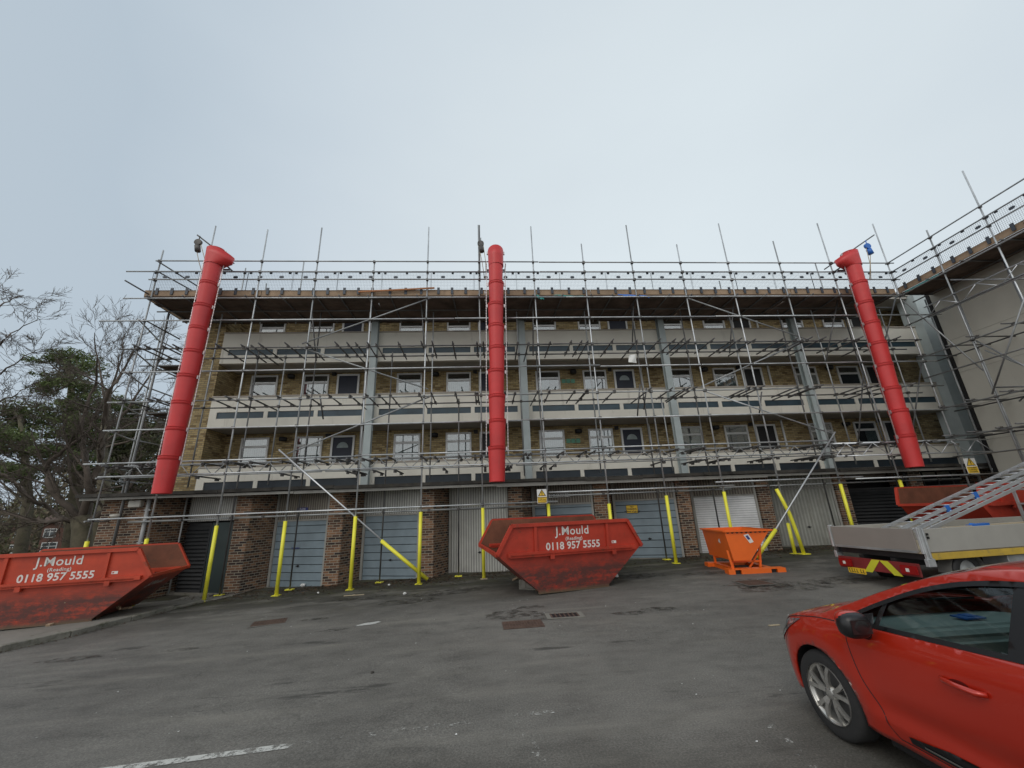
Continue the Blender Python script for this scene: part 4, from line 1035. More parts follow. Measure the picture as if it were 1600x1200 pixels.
# pulley hoists beside the chutes
def hoist(pa, pb, Ya, Yb, hang, col, label, drop):
    a, b = at(*pa, Ya), at(*pb, Yb); c = at(*hang, Ya+0.03)
    root = empty('pulley_hoist', c, 0, label, 'hoist', 'gin wheels on poles over the chutes')
    shift(MB().tube([a, b], TR, 7), c).build('hoist_pole', M['tube_dark'], root)
    mb = MB().tube([(0, -0.04, -0.02), (0, 0.04, -0.02)], 0.12, 14).tube([(0, 0, -0.02), (0.01, 0, 0.24)], 0.016, 6).tube([(0, 0.0, -0.16), (0.05, 0.0, -0.38)], 0.09, 8)
    mb.build('pulley_wheel', M[col], root)
    mb = MB(); d = drop
    mb.tube([(-0.08, 0, -0.1), (d*0.35, 0.02, -0.8), (d, 0.04, -1.5)], 0.012, 5).tube([(0.10, 0, -0.1), (d*0.6+0.1, 0.02, -0.8), (d+0.05, 0.04, -1.5)], 0.012, 5)
    mb.build('rope', M['ply'], root)
hoist((308, 367), (366, 412), 12.3, 13.0, (310, 378), 'coupler', 'dark pulley with rope on a slanting pole above the left chute', 0.45)
hoist((1366, 367), (1288, 421), 12.3, 13.0, (1355, 384), 'blueties', 'blue pulley with rope on a slanting pole above the right chute', -0.35)
hoist((749, 352), (750, 440), 12.75, 12.9, (751, 380), 'coupler', 'dark bundle of rope tied up a tall pole left of the middle chute', 0.12)
# ------------------------------------------------------------ builders' skips
random.seed(5)
def skip(loc, rz, label, mat, H=1.48, wid=1.78, lip=0.59, bl=0.87, ll=1.85, tl=1.50, phone=True, endtext=False, group='red builders skips', nm='rubbish_skip'):
    root = empty(nm, loc, rz, label, 'skip', group); zl = H*lip
    sil = [(-bl, 0.04), (bl, 0.04), (ll, zl), (tl, H), (-tl, H), (-ll, zl)]
    th = 0.012
    for y, inn in ((0.0, 1), (wid, -1)):
        y0 = y; y1 = y+inn*th
        a = [(x, y0, z) for x, z in sil]; b = [(x, y1, z) for x, z in sil]
        mb = MB(); n = len(sil)
        mb.v += a+b; mb.face(tuple(range(n)) if inn > 0 else tuple(range(n-1, -1, -1)))
        mb.cur = 1; mb.face(tuple(range(2*n-1, n-1, -1)) if inn > 0 else tuple(range(n, 2*n))); mb.cur = 0
        for i in range(n): j = (i+1) % n; mb.face((i, n+i, n+j, j))
        mb.build('side_panel', [mat, M['skipin']], root)
        # angle-iron rim, ribs and lifting rail on the outside of each side
        yo_ = y-inn*0.03; mb = MB()
        pts = [(ll, zl), (tl, H), (-tl, H), (-ll, zl)]
        for (xa, za), (xb, zb) in zip(pts, pts[1:]): mb.bar((xa, yo_, za-0.0), (xb, yo_, zb), 0.075, 0.075)
        mb.build('rim', mat, root)
        for x in (-0.93, 0.93): MB().prism([(x-0.035, yo_-0.02), (x+0.035, yo_-0.02), (x+0.035, yo_+0.025), (x-0.035, yo_+0.025)], zl-0.02, H-0.02).build('rib', mat, root)
        mb = MB(); zr_ = zl-0.02
        mb.bar((-ll+0.25, yo_-0.01, zr_), (ll-0.18, yo_-0.01, zr_), 0.10, 0.085)
        mb.bar((-ll+0.3, yo_-0.05, zr_-0.03), (ll-0.3, yo_-0.05, zr_-0.03), 0.02, 0.05)
        for x in (-0.55, 1.05): mb.prism([(x-0.05, yo_-0.07), (x+0.05, yo_-0.07), (x+0.05, yo_), (x-0.05, yo_)], zr_-0.13, zr_-0.03)
        mb.build('lifting_rail', mat, root)
    # sloping ends, floor
    for s in (-1, 1):
        mb = MB(); a, b = (s*bl, 0.04), (s*ll, zl)
        nx_, nz_ = (b[1]-a[1]), -(b[0]-a[0])*s
        q = [(a[0], 0.0, a[1]), (a[0], wid, a[1]), (b[0], wid, b[1]), (b[0], 0.0, b[1])]
        i_ = [(p[0]-s*0.014, p[1], p[2]+0.010) for p in q]
        if s > 0: mb.quad(*q[::-1][::-1])
        else: mb.quad(*q[::-1])
        mb.cur = 1; mb.quad(*(i_[::-1] if s > 0 else i_)); mb.cur = 0
        mb.build('end_panel', [mat, M['skipin']], root)
        MB().bar((s*ll, -0.03, zl), (s*ll, wid+0.03, zl), 0.07, 0.07).build('end_lip', mat, root)
    mb = MB().box(-bl, bl, 0.0, wid, 0.04, 0.055); mb.build('floor', M['skipin'], root)
    mb = MB()
    for y in (0.25, wid-0.35): mb.box(-bl+0.02, bl-0.02, y, y+0.1, 0.0, 0.045)
    mb.box(-bl-0.02, bl+0.02, -0.012, 0.02, 0.0, 0.06)
    mb.build('skid', mat, root)
    # rubble and rust inside
    mb = MB()
    for _ in range(26):
        x, y, z = random.uniform(-1.0, 1.0), random.uniform(0.2, wid-0.2), random.uniform(0.06, 0.45)
        d = Vector((random.uniform(-1, 1), random.uniform(-1, 1), random.uniform(-.3, .3))).normalized()*random.uniform(.15, .5)
        mb.bar((x, y, z), Vector((x, y, z))+d, random.uniform(.03, .12), random.uniform(.02, .06))
    tag(mb.build('rubble', M['board'], root), kind='stuff')
    if phone:
        Rr, U = (1, 0, 0), (0, 0, 1); s = H/1.48
        text_mesh('J.Mould', 0.27*s, M['textwhite'], 'company_name', root, frame_m((0.02, -0.004, 1.30*s), Rr, U), 0.009, 0.002, spacing=1.06)
        text_mesh('(Reading)', 0.105*s, M['textwhite'], 'town_name', root, frame_m((0.05, -0.004, 1.13*s), Rr, U), 0.012, 0.002, spacing=1.1)
        text_mesh('0118 957 5555', 0.225*s, M['textwhite'], 'phone_number', root, frame_m((0.03, -0.004, 0.975*s), Rr, U), 0.022, 0.002, spacing=1.03)
        MB().box(1.05, 1.17, -0.005, -0.001, 0.96*s, 1.02*s).build('sticker', M['textwhite'], root)
        MB().box(1.065, 1.10, -0.007, -0.0055, 0.975*s, 1.005*s).build('sticker', mat, root)
    if endtext:
        d = Vector((ll-bl, 0, zl-0.04)).normalized()
        text_mesh('J.Mould', 0.22, plain('faded_lettering', (0.46, 0.40, 0.37), 0.7), 'company_name', root, frame_m((bl+(ll-bl)*0.72+0.006, wid/2, 0.04+(zl-0.04)*0.72-0.006), (0, 1, 0), d), 0.02, 0.002)
    return root
bl_, br_ = gnd(840.6, 931), gnd(949.5, 916.6); d = (br_-bl_).normalized(); c = bl_.lerp(br_, 0.5) + d*0.03
skip((c.x, c.y, gz(c.x, c.y)+0.012), math.atan2(d.y, d.x), 'scuffed dark red skip with white lettering standing on the tarmac in the middle', M['skip1']).rotation_euler.x = R(3.2)
SA = math.atan2(0.2, 1)
lc = Vector((-8.75, 10.75, 0)) + Vector((math.cos(SA), math.sin(SA), 0))*(-1.02)
skip((lc.x, lc.y, gz(lc.x, lc.y)+KH-0.0), SA, 'bright orange-red skip with white lettering on the raised pavement at the left edge', M['skip2'], endtext=True)
skip((14.6, 10.55, gz(14.6, 10.6)+0.0), R(14), 'tall red skip with rusty side standing behind the flatbed lorry at the right', M['skip1'], H=1.72, phone=False, lip=0.72, tl=1.72)
# concrete blocks under the left foot of the middle skip
mb = MB().box(-0.22, 0.22, -0.11, 0.11, 0, 0.215).box(-0.20, -0.02, -0.125, -0.108, 0.04, 0.18).box(0.02, 0.20, -0.125, -0.108, 0.04, 0.18)
p = gnd(829, 925); o = mb.build('concrete_block', M['concrete'], None, (p.x, p.y+0.35, gz(p.x, p.y)), R(-35)); bevel(o, 0.01, 1)
tag(o, 'hollow concrete block lying against the left foot of the middle skip', 'block')

# orange forklift tipping skip
ob = Vector((5.98, 10.55)); OA = R(-7)
root = empty('tipping_skip', (ob.x, ob.y, gz(*ob)), OA, 'small bright orange forklift tipping skip in front of the white roller shutter', 'tipping skip')
T = [(0.12, 1.00), (1.25, 1.00), (0.64, 0.30), (0.22, 0.30)]; D0, D1 = 0.12, 1.62
mb = MB()
def hopper_shell(off):
    f = [(x, D0+off, z) for x, z in T]; b = [(x, D1-off, z) for x, z in T]; return f, b
f, b = hopper_shell(0.0)
mb.quad(f[3], f[2], f[1], f[0]).quad(b[0], b[1], b[2], b[3]).quad(f[0], b[0], b[3], f[3]).quad(f[2], b[2], b[1], f[1]).quad(f[3], b[3], b[2], f[2])
f2 = [(x+(0.012 if i in (0, 3) else -0.012), D0+0.012, z+0.012*(z < .5)) for i, (x, z) in enumerate(T)]; b2 = [(p_[0], D1-0.012, p_[2]) for p_ in f2]
mb.quad(f2[0], f2[1], f2[2], f2[3]).quad(b2[3], b2[2], b2[1], b2[0]).quad(f2[3], b2[3], b2[0], f2[0]).quad(f2[1], b2[1], b2[2], f2[2]).quad(f2[2], b2[2], b2[3], f2[3])
mb.build('hopper', M['orange'], root)
mb = MB()
for (p_, q_) in (((0.10, D0-0.02, 1.0), (1.31, D0-0.02, 1.0)), ((0.10, D1+0.02, 1.0), (1.31, D1+0.02, 1.0)), ((0.10, D0-0.02, 1.0), (0.10, D1+0.02, 1.0)), ((1.29, D0-0.02, 1.0), (1.29, D1+0.02, 1.0))): mb.bar(p_, q_, 0.06, 0.035)
mb.build('rim', M['orange'], root)
mb = MB()
for k in range(9):
    x = 0.16+k*0.115; mb.poly([(x, D0-0.003, 0.975), (x+0.075, D0-0.003, 0.975), (x+0.055, D0-0.003, 0.945), (x+0.02, D0-0.003, 0.945)][::-1])
mb.build('rim_slots', M['dark'], root)
mb = MB()
for y in (0.0, 1.28):   # base cross members with fork pockets
    for (xa, xb) in ((0.0, 0.16), (0.31, 1.03), (1.18, 1.38)): mb.box(xa, xb, y, y+0.24, 0.005, 0.125)
    for (xa, xb) in ((0.16, 0.31), (1.03, 1.18)): mb.box(xa, xb, y, y+0.24, 0.105, 0.124)
for x in (0.16, 1.03): mb.box(x, x+0.012, 0.24, 1.28, 0.01, 0.12).box(x+0.138, x+0.15, 0.24, 1.28, 0.01, 0.12).box(x, x+0.15, 0.24, 1.28, 0.108, 0.12)
o = mb.build('base_frame', M['orange'], root)
MB().box(0.17, 0.30, 0.06, 0.2, 0.01, 0.10).box(1.04, 1.17, 0.06, 0.2, 0.01, 0.10).build('fork_pocket', M['dark'], root)
mb = MB()
for y in (0.30, 1.35):
    mb = MB(); mb.bar((0.24, y, 0.12), (0.24, y, 0.62), 0.05, 0.05).bar((0.92, y, 0.12), (1.02, y, 0.68), 0.05, 0.05).bar((0.66, y, 0.12), (0.98, y, 0.50), 0.04, 0.04).bar((0.24, y, 0.26), (0.98, y, 0.26), 0.04, 0.04)
    if y < 1: mb.bar((0.16, 0.12, 0.12), (0.10, 0.12, 0.55), 0.05, 0.02)
    mb.build('rocker_frame', M['orange'], root)
mb = MB()
mb.poly([(0.58, D0-0.004, 0.90), (0.70, D0-0.004, 0.93), (0.80, D0-0.004, 0.73), (0.70, D0-0.004, 0.70)][::-1]); mb.build('sticker', M['textwhite'], root)
MB().poly([(0.62, D0-0.007, 0.88), (0.68, D0-0.007, 0.895), (0.73, D0-0.007, 0.80), (0.67, D0-0.007, 0.785)][::-1]).build('sticker', M['signblue'], root)
xs_ = 0.155; MB().poly([(xs_-0.008, 0.72, 0.86), (xs_-0.010, 0.60, 0.84), (xs_+0.002, 0.56, 0.68), (xs_+0.004, 0.67, 0.70)]).build('sticker', M['textwhite'], root)

# ------------------------------------------------------------ flatbed lorry
tp = Vector((8.12, 7.60)); TA = R(5); tz = gz(8.5, 8.0)
L_ = empty('flatbed_lorry', (tp.x, tp.y, tz), TA, 'flatbed lorry with grey dropside boards and a ladder on its bed behind the red car', 'lorry')
ZT = 1.235-tz; ZB = ZT-0.42; WID, LEN = 1.85, 5.6
M['boardgrey'] = plain('grey_dropside', (0.36, 0.35, 0.32), 0.5, var=0.07, scale=2, dirt=0.66, dirtcol=(0.22, 0.20, 0.17))
M['tailgrey'] = plain('brown_grey_tailboard', (0.27, 0.24, 0.215), 0.5, var=0.06, scale=2, dirt=0.66, dirtcol=(0.17, 0.15, 0.13))
bevel(MB().box(0.13, LEN, 0.0, 0.03, ZB, ZT-0.005).build('side_board', M['boardgrey'], L_), 0.006, 1)
bevel(MB().box(0.13, LEN, WID-0.03, WID, ZB, ZT-0.005).build('side_board', M['boardgrey'], L_), 0.006, 1)
mb = MB()
bevel(MB().box(-0.03, 0.0, 0.06, WID-0.06, ZB+0.0, ZT).build('tailboard', M['tailgrey'], L_), 0.006, 1)
MB().box(-0.045, -0.031, 0.08, WID-0.08, ZB-0.01, ZB+0.03).build('tailboard_hinge', M['tube2'], L_)
for y in (-0.03, WID-0.02):
    mb = MB().box(0.02, 0.075, y, y+0.05, ZB-0.22, ZT+0.025).box(0.085, 0.125, y-0.008, y+0.03, ZB-0.1, ZT+0.0)
    mb.box(-0.02, 0.02, y+0.005, y+0.05, ZB-0.02, ZT+0.02).box(-0.01, 0.16, y-0.012, y+0.052, ZB-0.24, ZB-0.105); bevel(mb.build('corner_post', M['tube'], L_), 0.006, 1)
    mb = MB()
    for z in (ZT-0.10, ZT-0.16): mb.box(0.16, 0.20, y-0.004, y+0.012, z-0.02, z+0.02)
    mb.build('latch', M['black'], L_)
MB().box(0.0, LEN, 0.035, WID-0.035, ZB-0.02, ZB+0.01).build('bed_floor', M['ply'], L_)
bevel(MB().box(0.14, LEN, 0.0, 0.06, ZB-0.135, ZB-0.02).build('bed_rail', plain('yellow_ochre_rail', (0.50, 0.34, 0.05), 0.6, dirt=0.55, dirtcol=(0.2, 0.16, 0.09)), L_), 0.006, 1)
MB().box(0.0, LEN, WID-0.06, WID, ZB-0.135, ZB-0.02).build('bed_rail', M['tube_dark'], L_)
mb = MB().box(0.0, 7.2, 0.55, 0.65, ZB-0.30, ZB-0.14).box(0.0, 7.2, 1.2, 1.3, ZB-0.30, ZB-0.14)
for x in (0.05, 1.0, 2.0, 3.0): mb.box(x, x+0.08, 0.06, WID-0.06, ZB-0.13, ZB-0.025)
mb.build('chassis', M['black'], L_)
# rear bumper bar with red and yellow chevrons, lamps, number plate
zc1, zc0 = ZB-0.20, ZB-0.43; yw0, yw1 = 0.12, WID-0.10
M['chevred'] = plain('reflective_red', (0.22, 0.03, 0.03), 0.4, var=0.2); M['chevyel'] = plain('reflective_yellow', (0.62, 0.60, 0.04), 0.4, var=0.1)
MB().box(-0.06, -0.02, yw0, yw1, zc0, zc1).build('rear_bumper', M['chevred'], L_)
mb = MB()
for k, y in enumerate((0.62, 1.0)):
    s = -1 if k else 1
    mb.poly([(-0.064, y-0.07-s*0.11, zc0-0.03), (-0.064, y-0.07+s*0.11, zc1-0.005), (-0.064, y+0.10+s*0.11, zc1-0.005), (-0.064, y+0.10-s*0.11, zc0-0.03)])
mb.build('chevron_stripe', M['chevyel'], L_)
for y in (0.13, WID-0.42): 
    o = MB().box(-0.11, -0.065, y, y+0.30, zc0+0.03, zc1-0.04).build('tail_lamp', plain('tail_lamp_red', (0.30, 0.012, 0.012), 0.2), L_); bevel(o, 0.012)
    MB().box(-0.115, -0.111, y+0.13, y+0.19, zc0+0.08, zc1-0.09).build('reversing_lens', M['textwhite'], L_)
MB().box(-0.085, -0.066, 1.18, 1.56, zc0-0.09, zc0+0.02).build('number_plate', M['signyellow'], L_)
mb = MB(); random.seed(9)
for k in range(6): y = 1.53-k*0.055-(0.03 if k > 3 else 0); mb.box(-0.089, -0.0855, y-0.035, y, zc0-0.07, zc0-0.058).box(-0.089, -0.0855, y-0.012, y, zc0-0.058, zc0-0.0); 
mb.build('plate_characters', M['textblack'], L_)
M['mud'] = plain('grey_mudguard', (0.16, 0.16, 0.15), 0.6)
# wheels, mudguards
def simple_wheel(x, y, r, w_, parent):
    t = MB().lathe((x, y, r), [(r*0.62, -w_/2), (r*0.93, -w_/2), (r, -w_*0.36), (r, w_*0.36), (r*0.93, w_/2), (r*0.62, w_/2), (r*0.62, -w_/2)], 28, 'y').build('wheel', M['black'], parent)
    MB().lathe((x, y, r), [(0, -w_*0.34), (r*0.3, -w_*0.36), (r*0.36, -w_*0.25), (r*0.6, -w_*0.30), (r*0.64, -w_*0.46)], 24, 'y').build('rim', M['tube2'], t)
for x in (1.05, 6.8):
    for y in (0.22, WID-0.22): simple_wheel(x, y, 0.34, 0.21, L_)
for y in (0.1, WID-0.34):
    mb = MB()
    for k in range(8):
        t0_, t1_ = math.pi*k/8, math.pi*(k+1)/8
        a_, b_ = (1.05+0.42*math.cos(t0_), 0.34+0.36*math.sin(t0_)), (1.05+0.42*math.cos(t1_), 0.34+0.36*math.sin(t1_))
        mb.bar((a_[0], y+0.12, a_[1]), (b_[0], y+0.12, b_[1]), 0.24, 0.015, up=(0, 1, 0)) if False else mb.quad((a_[0], y, a_[1]), (a_[0], y+0.24, a_[1]), (b_[0], y+0.24, b_[1]), (b_[0], y, b_[1]))
    mb.build('mudguard', M['mud'], L_)
bevel(MB().box(2.0, 2.7, 0.08, 0.5, ZB-0.5, ZB-0.15).build('tool_locker', M['tube2'], L_), 0.01, 1)
# cab beyond the frame
mb = MB(); prof = [(5.85, 0.45), (7.65, 0.45), (7.75, 0.85), (7.5, 1.05), (7.05, 1.75), (6.0, 1.80), (5.85, 1.6)]
mb.v += [(x, 0.08, z) for x, z in prof]+[(x, WID-0.08, z) for x, z in prof]; n = len(prof)
mb.face(tuple(range(n))); mb.face(tuple(range(2*n-1, n-1, -1)))
for i in range(n): j = (i+1) % n; mb.face((i, n+i, n+j, j))
o = mb.build('cab', M['upvc'], L_); bevel(o, 0.04, 2)
MB().poly([(6.15, 0.07, 1.1), (7.25, 0.07, 1.1), (6.95, 0.07, 1.62), (6.15, 0.07, 1.65)]).build('cab_window', M['winglass'], L_)
mb = MB().box(LEN+0.0, LEN+0.05, 0.03, 0.08, ZB, ZB+1.1).box(LEN, LEN+0.05, WID-0.08, WID-0.03, ZB, ZB+1.1)
for z in (0.3, 0.7, 1.05): mb.box(LEN+0.002, LEN+0.048, 0.08, WID-0.08, ZB+z, ZB+z+0.04)
mb.build('headboard_frame', M['tube2'], L_)
text_mesh('W', 0.30, M['textblack'], 'company_lettering', L_, frame_m((3.12, -0.004, ZB+0.215), (1, 0, 0), (0, 0, 1)), 0.012, 0.001)
# bits on the bed
def on_lorry(p): c_, s_ = math.cos(TA), math.sin(TA); return Vector((tp.x+p[0]*c_-p[1]*s_, tp.y+p[0]*s_+p[1]*c_, tz+p[2]))
la, lb = on_lorry((0.72, 1.25, ZT-0.07)), on_lorry((5.2, 1.02, ZT+1.30))
def ladder(a, b, wv, label, nm='ladder', z_off=0.0):
    a = Vector(a); b = Vector(b); root = empty(nm, a, 0, label, 'ladder'); d = b-a; w_ = Vector(wv); nrm = d.cross(w_).normalized()
    if nrm.z < 0: nrm = -nrm
    L = d.length
    un = d.normalized()
    for lay, (f0, f1) in enumerate(((0.0, 1.0), (0.50, 1.28), (0.86, 1.45))):
        o_ = nrm*(-0.075*lay); sh = un*(0.14*lay)
        for f in (f0, f1):
            p = w_*f; MB().bar(p+o_+sh, d+p+o_, 0.028, 0.064, up=nrm).build('stile', M['alu'], root)
        mb = MB(); k = 0.18+0.1*lay
        while k < L-0.1: mb.tube([o_+un*k+w_*f0, o_+un*k+w_*f1], 0.014, 6); k += 0.27
        mb.build('rungs', M['alu'], root)
    for k in (1.35, 2.2):
        mb = MB(); p = d.normalized()*k
        mb.bar(p+w_-nrm*0.13, p+w_+nrm*0.045, 0.04, 0.10, up=d) ; mb.build('blue_tie', M['blueties'], root)
    return root
ladder(la, lb, Vector((math.sin(TA)*0.38, -math.cos(TA)*0.38, 0.0)), 'aluminium extension ladder with blue ties sloping up from the lorry bed')
random.seed(31)
for k, (px_, lab, mt_, ln) in enumerate(((0.9, 'long pale plank lying on the lorry bed beside the ladder', 'ply', 2.4), (1.5, 'blue strap coiled on the boards of the lorry bed', 'blueties', 0.35), (2.6, 'yellow spirit level lying along the lorry side board', 'yellow', 1.1))):
    p0 = on_lorry((px_, 0.18, ZT-0.03)); p1 = on_lorry((px_+ln, 0.12, ZT+0.0)); nm = ('plank', 'ratchet_strap', 'spirit_level')[k]
    mb = MB().bar(Vector((0, 0, 0)), p1-p0, 0.09, 0.04) if k != 1 else MB().bar((0, 0, 0), p1-p0, 0.12, 0.07).tube([(0, 0, 0), (0.1, 0.05, 0.05), (0.2, -0.03, 0.03), (0.35, 0.02, 0)], 0.02, 6)
    if k != 1: mb.box(0.1, 0.2, -0.05, 0.05, -0.03, -0.018)
    o = mb.build(nm, M[mt_], None, p0); tag(o, lab, nm.replace('_', ' '))
    s_ = MB().box(0, 0, 0, 0, 0, 0)

# ------------------------------------------------------------ ground furniture and litter
def cover(px, py, w_, d_, rot, nm, label, mat, cat, grid=True, frame='tube_dark'):
    p = gnd(px, py); root = empty(nm, (p.x, p.y, p.z), rot, label, cat)
    mb = MB().box(-w_/2, w_/2, -d_/2, d_/2, 0.004, 0.010); mb.build('cover_plate', M[mat], root)
    mb = MB(); t = 0.035
    mb.box(-w_/2-t, w_/2+t, -d_/2-t, -d_/2, 0.003, 0.013).box(-w_/2-t, w_/2+t, d_/2, d_/2+t, 0.003, 0.013).box(-w_/2-t, -w_/2, -d_/2, d_/2, 0.003, 0.013).box(w_/2, w_/2+t, -d_/2, d_/2, 0.003, 0.013)
    mb.build('cover_frame', M[frame], root)
    if grid:
        mb = MB(); n = 12
        for k in range(n): x = -w_/2+(k+0.5)*w_/n; mb.box(x-0.008, x+0.008, -d_/2+0.02, d_/2-0.02, 0.0105, 0.016)
        for k in range(5): y = -d_/2+(k+0.5)*d_/5; mb.box(-w_/2+0.02, w_/2-0.02, y-0.007, y+0.007, 0.0105, 0.0155)
        mb.build('tread_pattern', M['iron'], root)
    return root
cover(817, 976, 0.62, 0.38, R(2), 'manhole_cover', 'rusty rectangular manhole cover with grid pattern in the tarmac', 'iron', 'manhole cover', frame='iron')
cover(421, 973, 0.62, 0.45, R(18), 'manhole_cover', 'dull rectangular manhole cover set in the tarmac between the left and middle skips', 'iron', 'manhole cover', frame='asphalt')
cover(1178, 911, 0.60, 0.55, R(2), 'manhole_cover', 'brownish manhole cover in the tarmac in front of the orange tipping skip', 'iron', 'manhole cover', frame='asphalt')
p = gnd(882, 962); root = empty('drain_grate', p, R(0), 'black slotted drain grate with worn edge beside the rusty manhole cover', 'drain')
MB().box(-0.26, 0.26, -0.15, 0.15, 0.002, 0.007).build('drain_void', M['dark'], root)
mb = MB().box(-0.34, 0.34, -0.20, -0.15, 0.002, 0.014).box(-0.34, 0.34, 0.15, 0.20, 0.002, 0.014).box(-0.34, -0.26, -0.15, 0.15, 0.002, 0.014).box(0.26, 0.34, -0.15, 0.15, 0.002, 0.014)
mb.build('grate_frame', M['concrete'], root)
mb = MB()
for k in range(7): x = -0.24+k*0.08; mb.box(x-0.012, x+0.012, -0.148, 0.148, 0.008, 0.015)
mb.build('grate_bars', M['iron'], root)
def damp(px, py, sx, sy, label):
    p = gnd(px, py); mb = MB(); pts = []; random.seed(px)
    for k in range(22):
        t = 2*math.pi*k/22; r = random.uniform(0.62, 1.12); x_, y_ = p.x+sx*r*math.cos(t), p.y+sy*r*math.sin(t); pts.append((x_, y_, gz(x_, y_)+0.0045))
    mb.poly(pts); tag(mb.build('damp_stain', M['damp']), kind='structure')
def dampmat():
    mt, t, b = newmat('damp_stain'); g = pos_socket(t); b.inputs['Base Color'].default_value = (0.028, 0.025, 0.020, 1); b.inputs['Roughness'].default_value = 0.55
    tr = t.nodes.new('ShaderNodeBsdfTransparent'); mx = t.nodes.new('ShaderNodeMixShader'); f = ramp(t, noise(t, g, 5, 9, 0.8), ((0.44, 0.0), (0.66, 0.75)))
    t.links.new(f, mx.inputs[0]); t.links.new(tr.outputs[0], mx.inputs[1]); t.links.new(b.outputs[0], mx.inputs[2]); t.links.new(mx.outputs[0], t.nodes['Material Output'].inputs[0]); return mt
M['damp'] = dampmat()
for d_ in ((802, 960, .55, .35), (826, 949, .35, .16), (858, 964, .3, .3), (985, 958, .4, .14), (1030, 952, .4, .15), (1240, 918, 1.2, .35), (1330, 905, 1.0, .4), (1185, 912, .9, .5), (520, 985, .3, .10), (285, 1015, .3, .12), (110, 1030, .5, .2), (490, 968, .35, .12), (700, 925, 1.3, .5), (640, 940, .9, .35), (560, 935, 1.0, .3), (1110, 895, .8, .3), (1000, 900, .9, .4)): damp(d_[0], d_[1], d_[2], d_[3], '')
# dead leaves and grit gathered along the garages
random.seed(77); mb = MB()
def leafq(x, y, s):
    z = gz(x, y)+random.uniform(0.004, 0.03); t = random.uniform(0, 6.28); tl_ = random.uniform(-.5, .5)
    c_, s_ = math.cos(t)*s, math.sin(t)*s
    mb.quad((x-c_, y-s_, z), (x+s_*0.6, y-c_*0.6, z+tl_*s*0.4), (x+c_, y+s_, z), (x-s_*0.6, y+c_*0.6, z+abs(tl_)*s))
for _ in range(6500):
    c0 = random.choice((-5.2, -4.4, -2.6, -1.6, 0.3, 1.5, 3.4, 6.6, 9.0, 12.0, -7.6, 9.9))
    x = random.gauss(c0, 0.75); y = 14.0-abs(random.gauss(0, 0.65)); 
    leafq(x, y, random.uniform(0.010, 0.042))
for _ in range(500):
    f = random.random(); i = random.randrange(len(KL)-3); a_ = Vector(KL[i]).lerp(Vector(KL[i+1]), f); leafq(a_.x+abs(random.gauss(0, 0.10))+0.02, a_.y, random.uniform(0.008, 0.022))
for _ in range(240): leafq(random.uniform(-7, 10), random.uniform(6, 12.5), random.uniform(0.006, 0.016))
tag(mb.build('leaf_litter', M['leaf']), 'brown dead leaves and grit scattered along the foot of the garages', 'leaf litter', kind='stuff')
mb = MB()
for _ in range(150):
    x, y = random.uniform(-7, 9), random.uniform(2.6, 13); s = random.uniform(0.004, 0.012); z = gz(x, y)+0.006
    t = random.uniform(0, 3); c_, s_ = math.cos(t)*s, math.sin(t)*s; mb.quad((x-c_, y-s_, z), (x+s_, y-c_, z+s*0.4), (x+c_, y+s_, z), (x-s_, y+c_, z))
tag(mb.build('paper_scraps', M['litter']), 'tiny pale scraps scattered over the tarmac', 'litter', kind='stuff')
def rubbish(px, py, s, label, mat, nm, cat):
    p = gnd(px, py); mb = MB(); random.seed(px)
    pts = []
    for i in range(5):
        for j in range(8):
            t = 2*math.pi*j/8; ph = math.pi*(i+0.5)/5; r = s*random.uniform(0.65, 1.1)
            pts.append((r*math.sin(ph)*math.cos(t)*1.2, r*math.sin(ph)*math.sin(t)*0.8, s*0.7+r*0.75*math.cos(ph)))
    mb.v += pts
    for i in range(4):
        for j in range(8): k = (j+1) % 8; mb.face((i*8+j, (i+1)*8+j, (i+1)*8+k, i*8+k))
    mb.face(tuple(range(8))); mb.face(tuple(range(39, 31, -1)))
    tag(mb.build(nm, M[mat], None, (p.x, p.y, p.z-0.005)), label, cat)
rubbish(473, 917, 0.075, 'crumpled white paper lying in front of the left blue-grey garage door', 'litter', 'crumpled_paper', 'litter')
rubbish(497, 927, 0.028, 'small white scrap on the ground right of the crumpled paper', 'litter', 'paper_scrap', 'litter')
rubbish(608, 915, 0.035, 'white scrap among the leaves below the raking prop', 'litter', 'paper_scrap', 'litter')
rubbish(632, 929, 0.045, 'flattened white litter on the tarmac near the foot of the raking prop', 'litter', 'flattened_cup', 'litter')
rubbish(582, 1052, 0.022, 'small dark stone on the open tarmac', 'felt', 'stone', 'stone')
rubbish(963, 902, 0.07, 'white rubble lump by the right end of the middle skip', 'litter', 'rubble_lump', 'rubble')
p = gnd(553, 931); tag(MB().bar((-0.25, -0.02, 0.015), (0.25, 0.03, 0.015), 0.06, 0.012).box(-0.03, 0.03, -0.02, 0.02, 0.01, 0.03).build('timber_offcut', M['ply'], None, p), 'pale timber offcut on the tarmac beside a yellow-sleeved post', 'timber')
p = gnd(1210, 978); tag(MB().bar((-0.09, 0, 0.01), (0.09, 0.01, 0.01), 0.03, 0.012).box(-0.02, 0.02, -0.01, 0.01, 0.005, 0.02).build('timber_offcut', M['ply'], None, p), 'short pale stick on the tarmac left of the red car', 'timber')
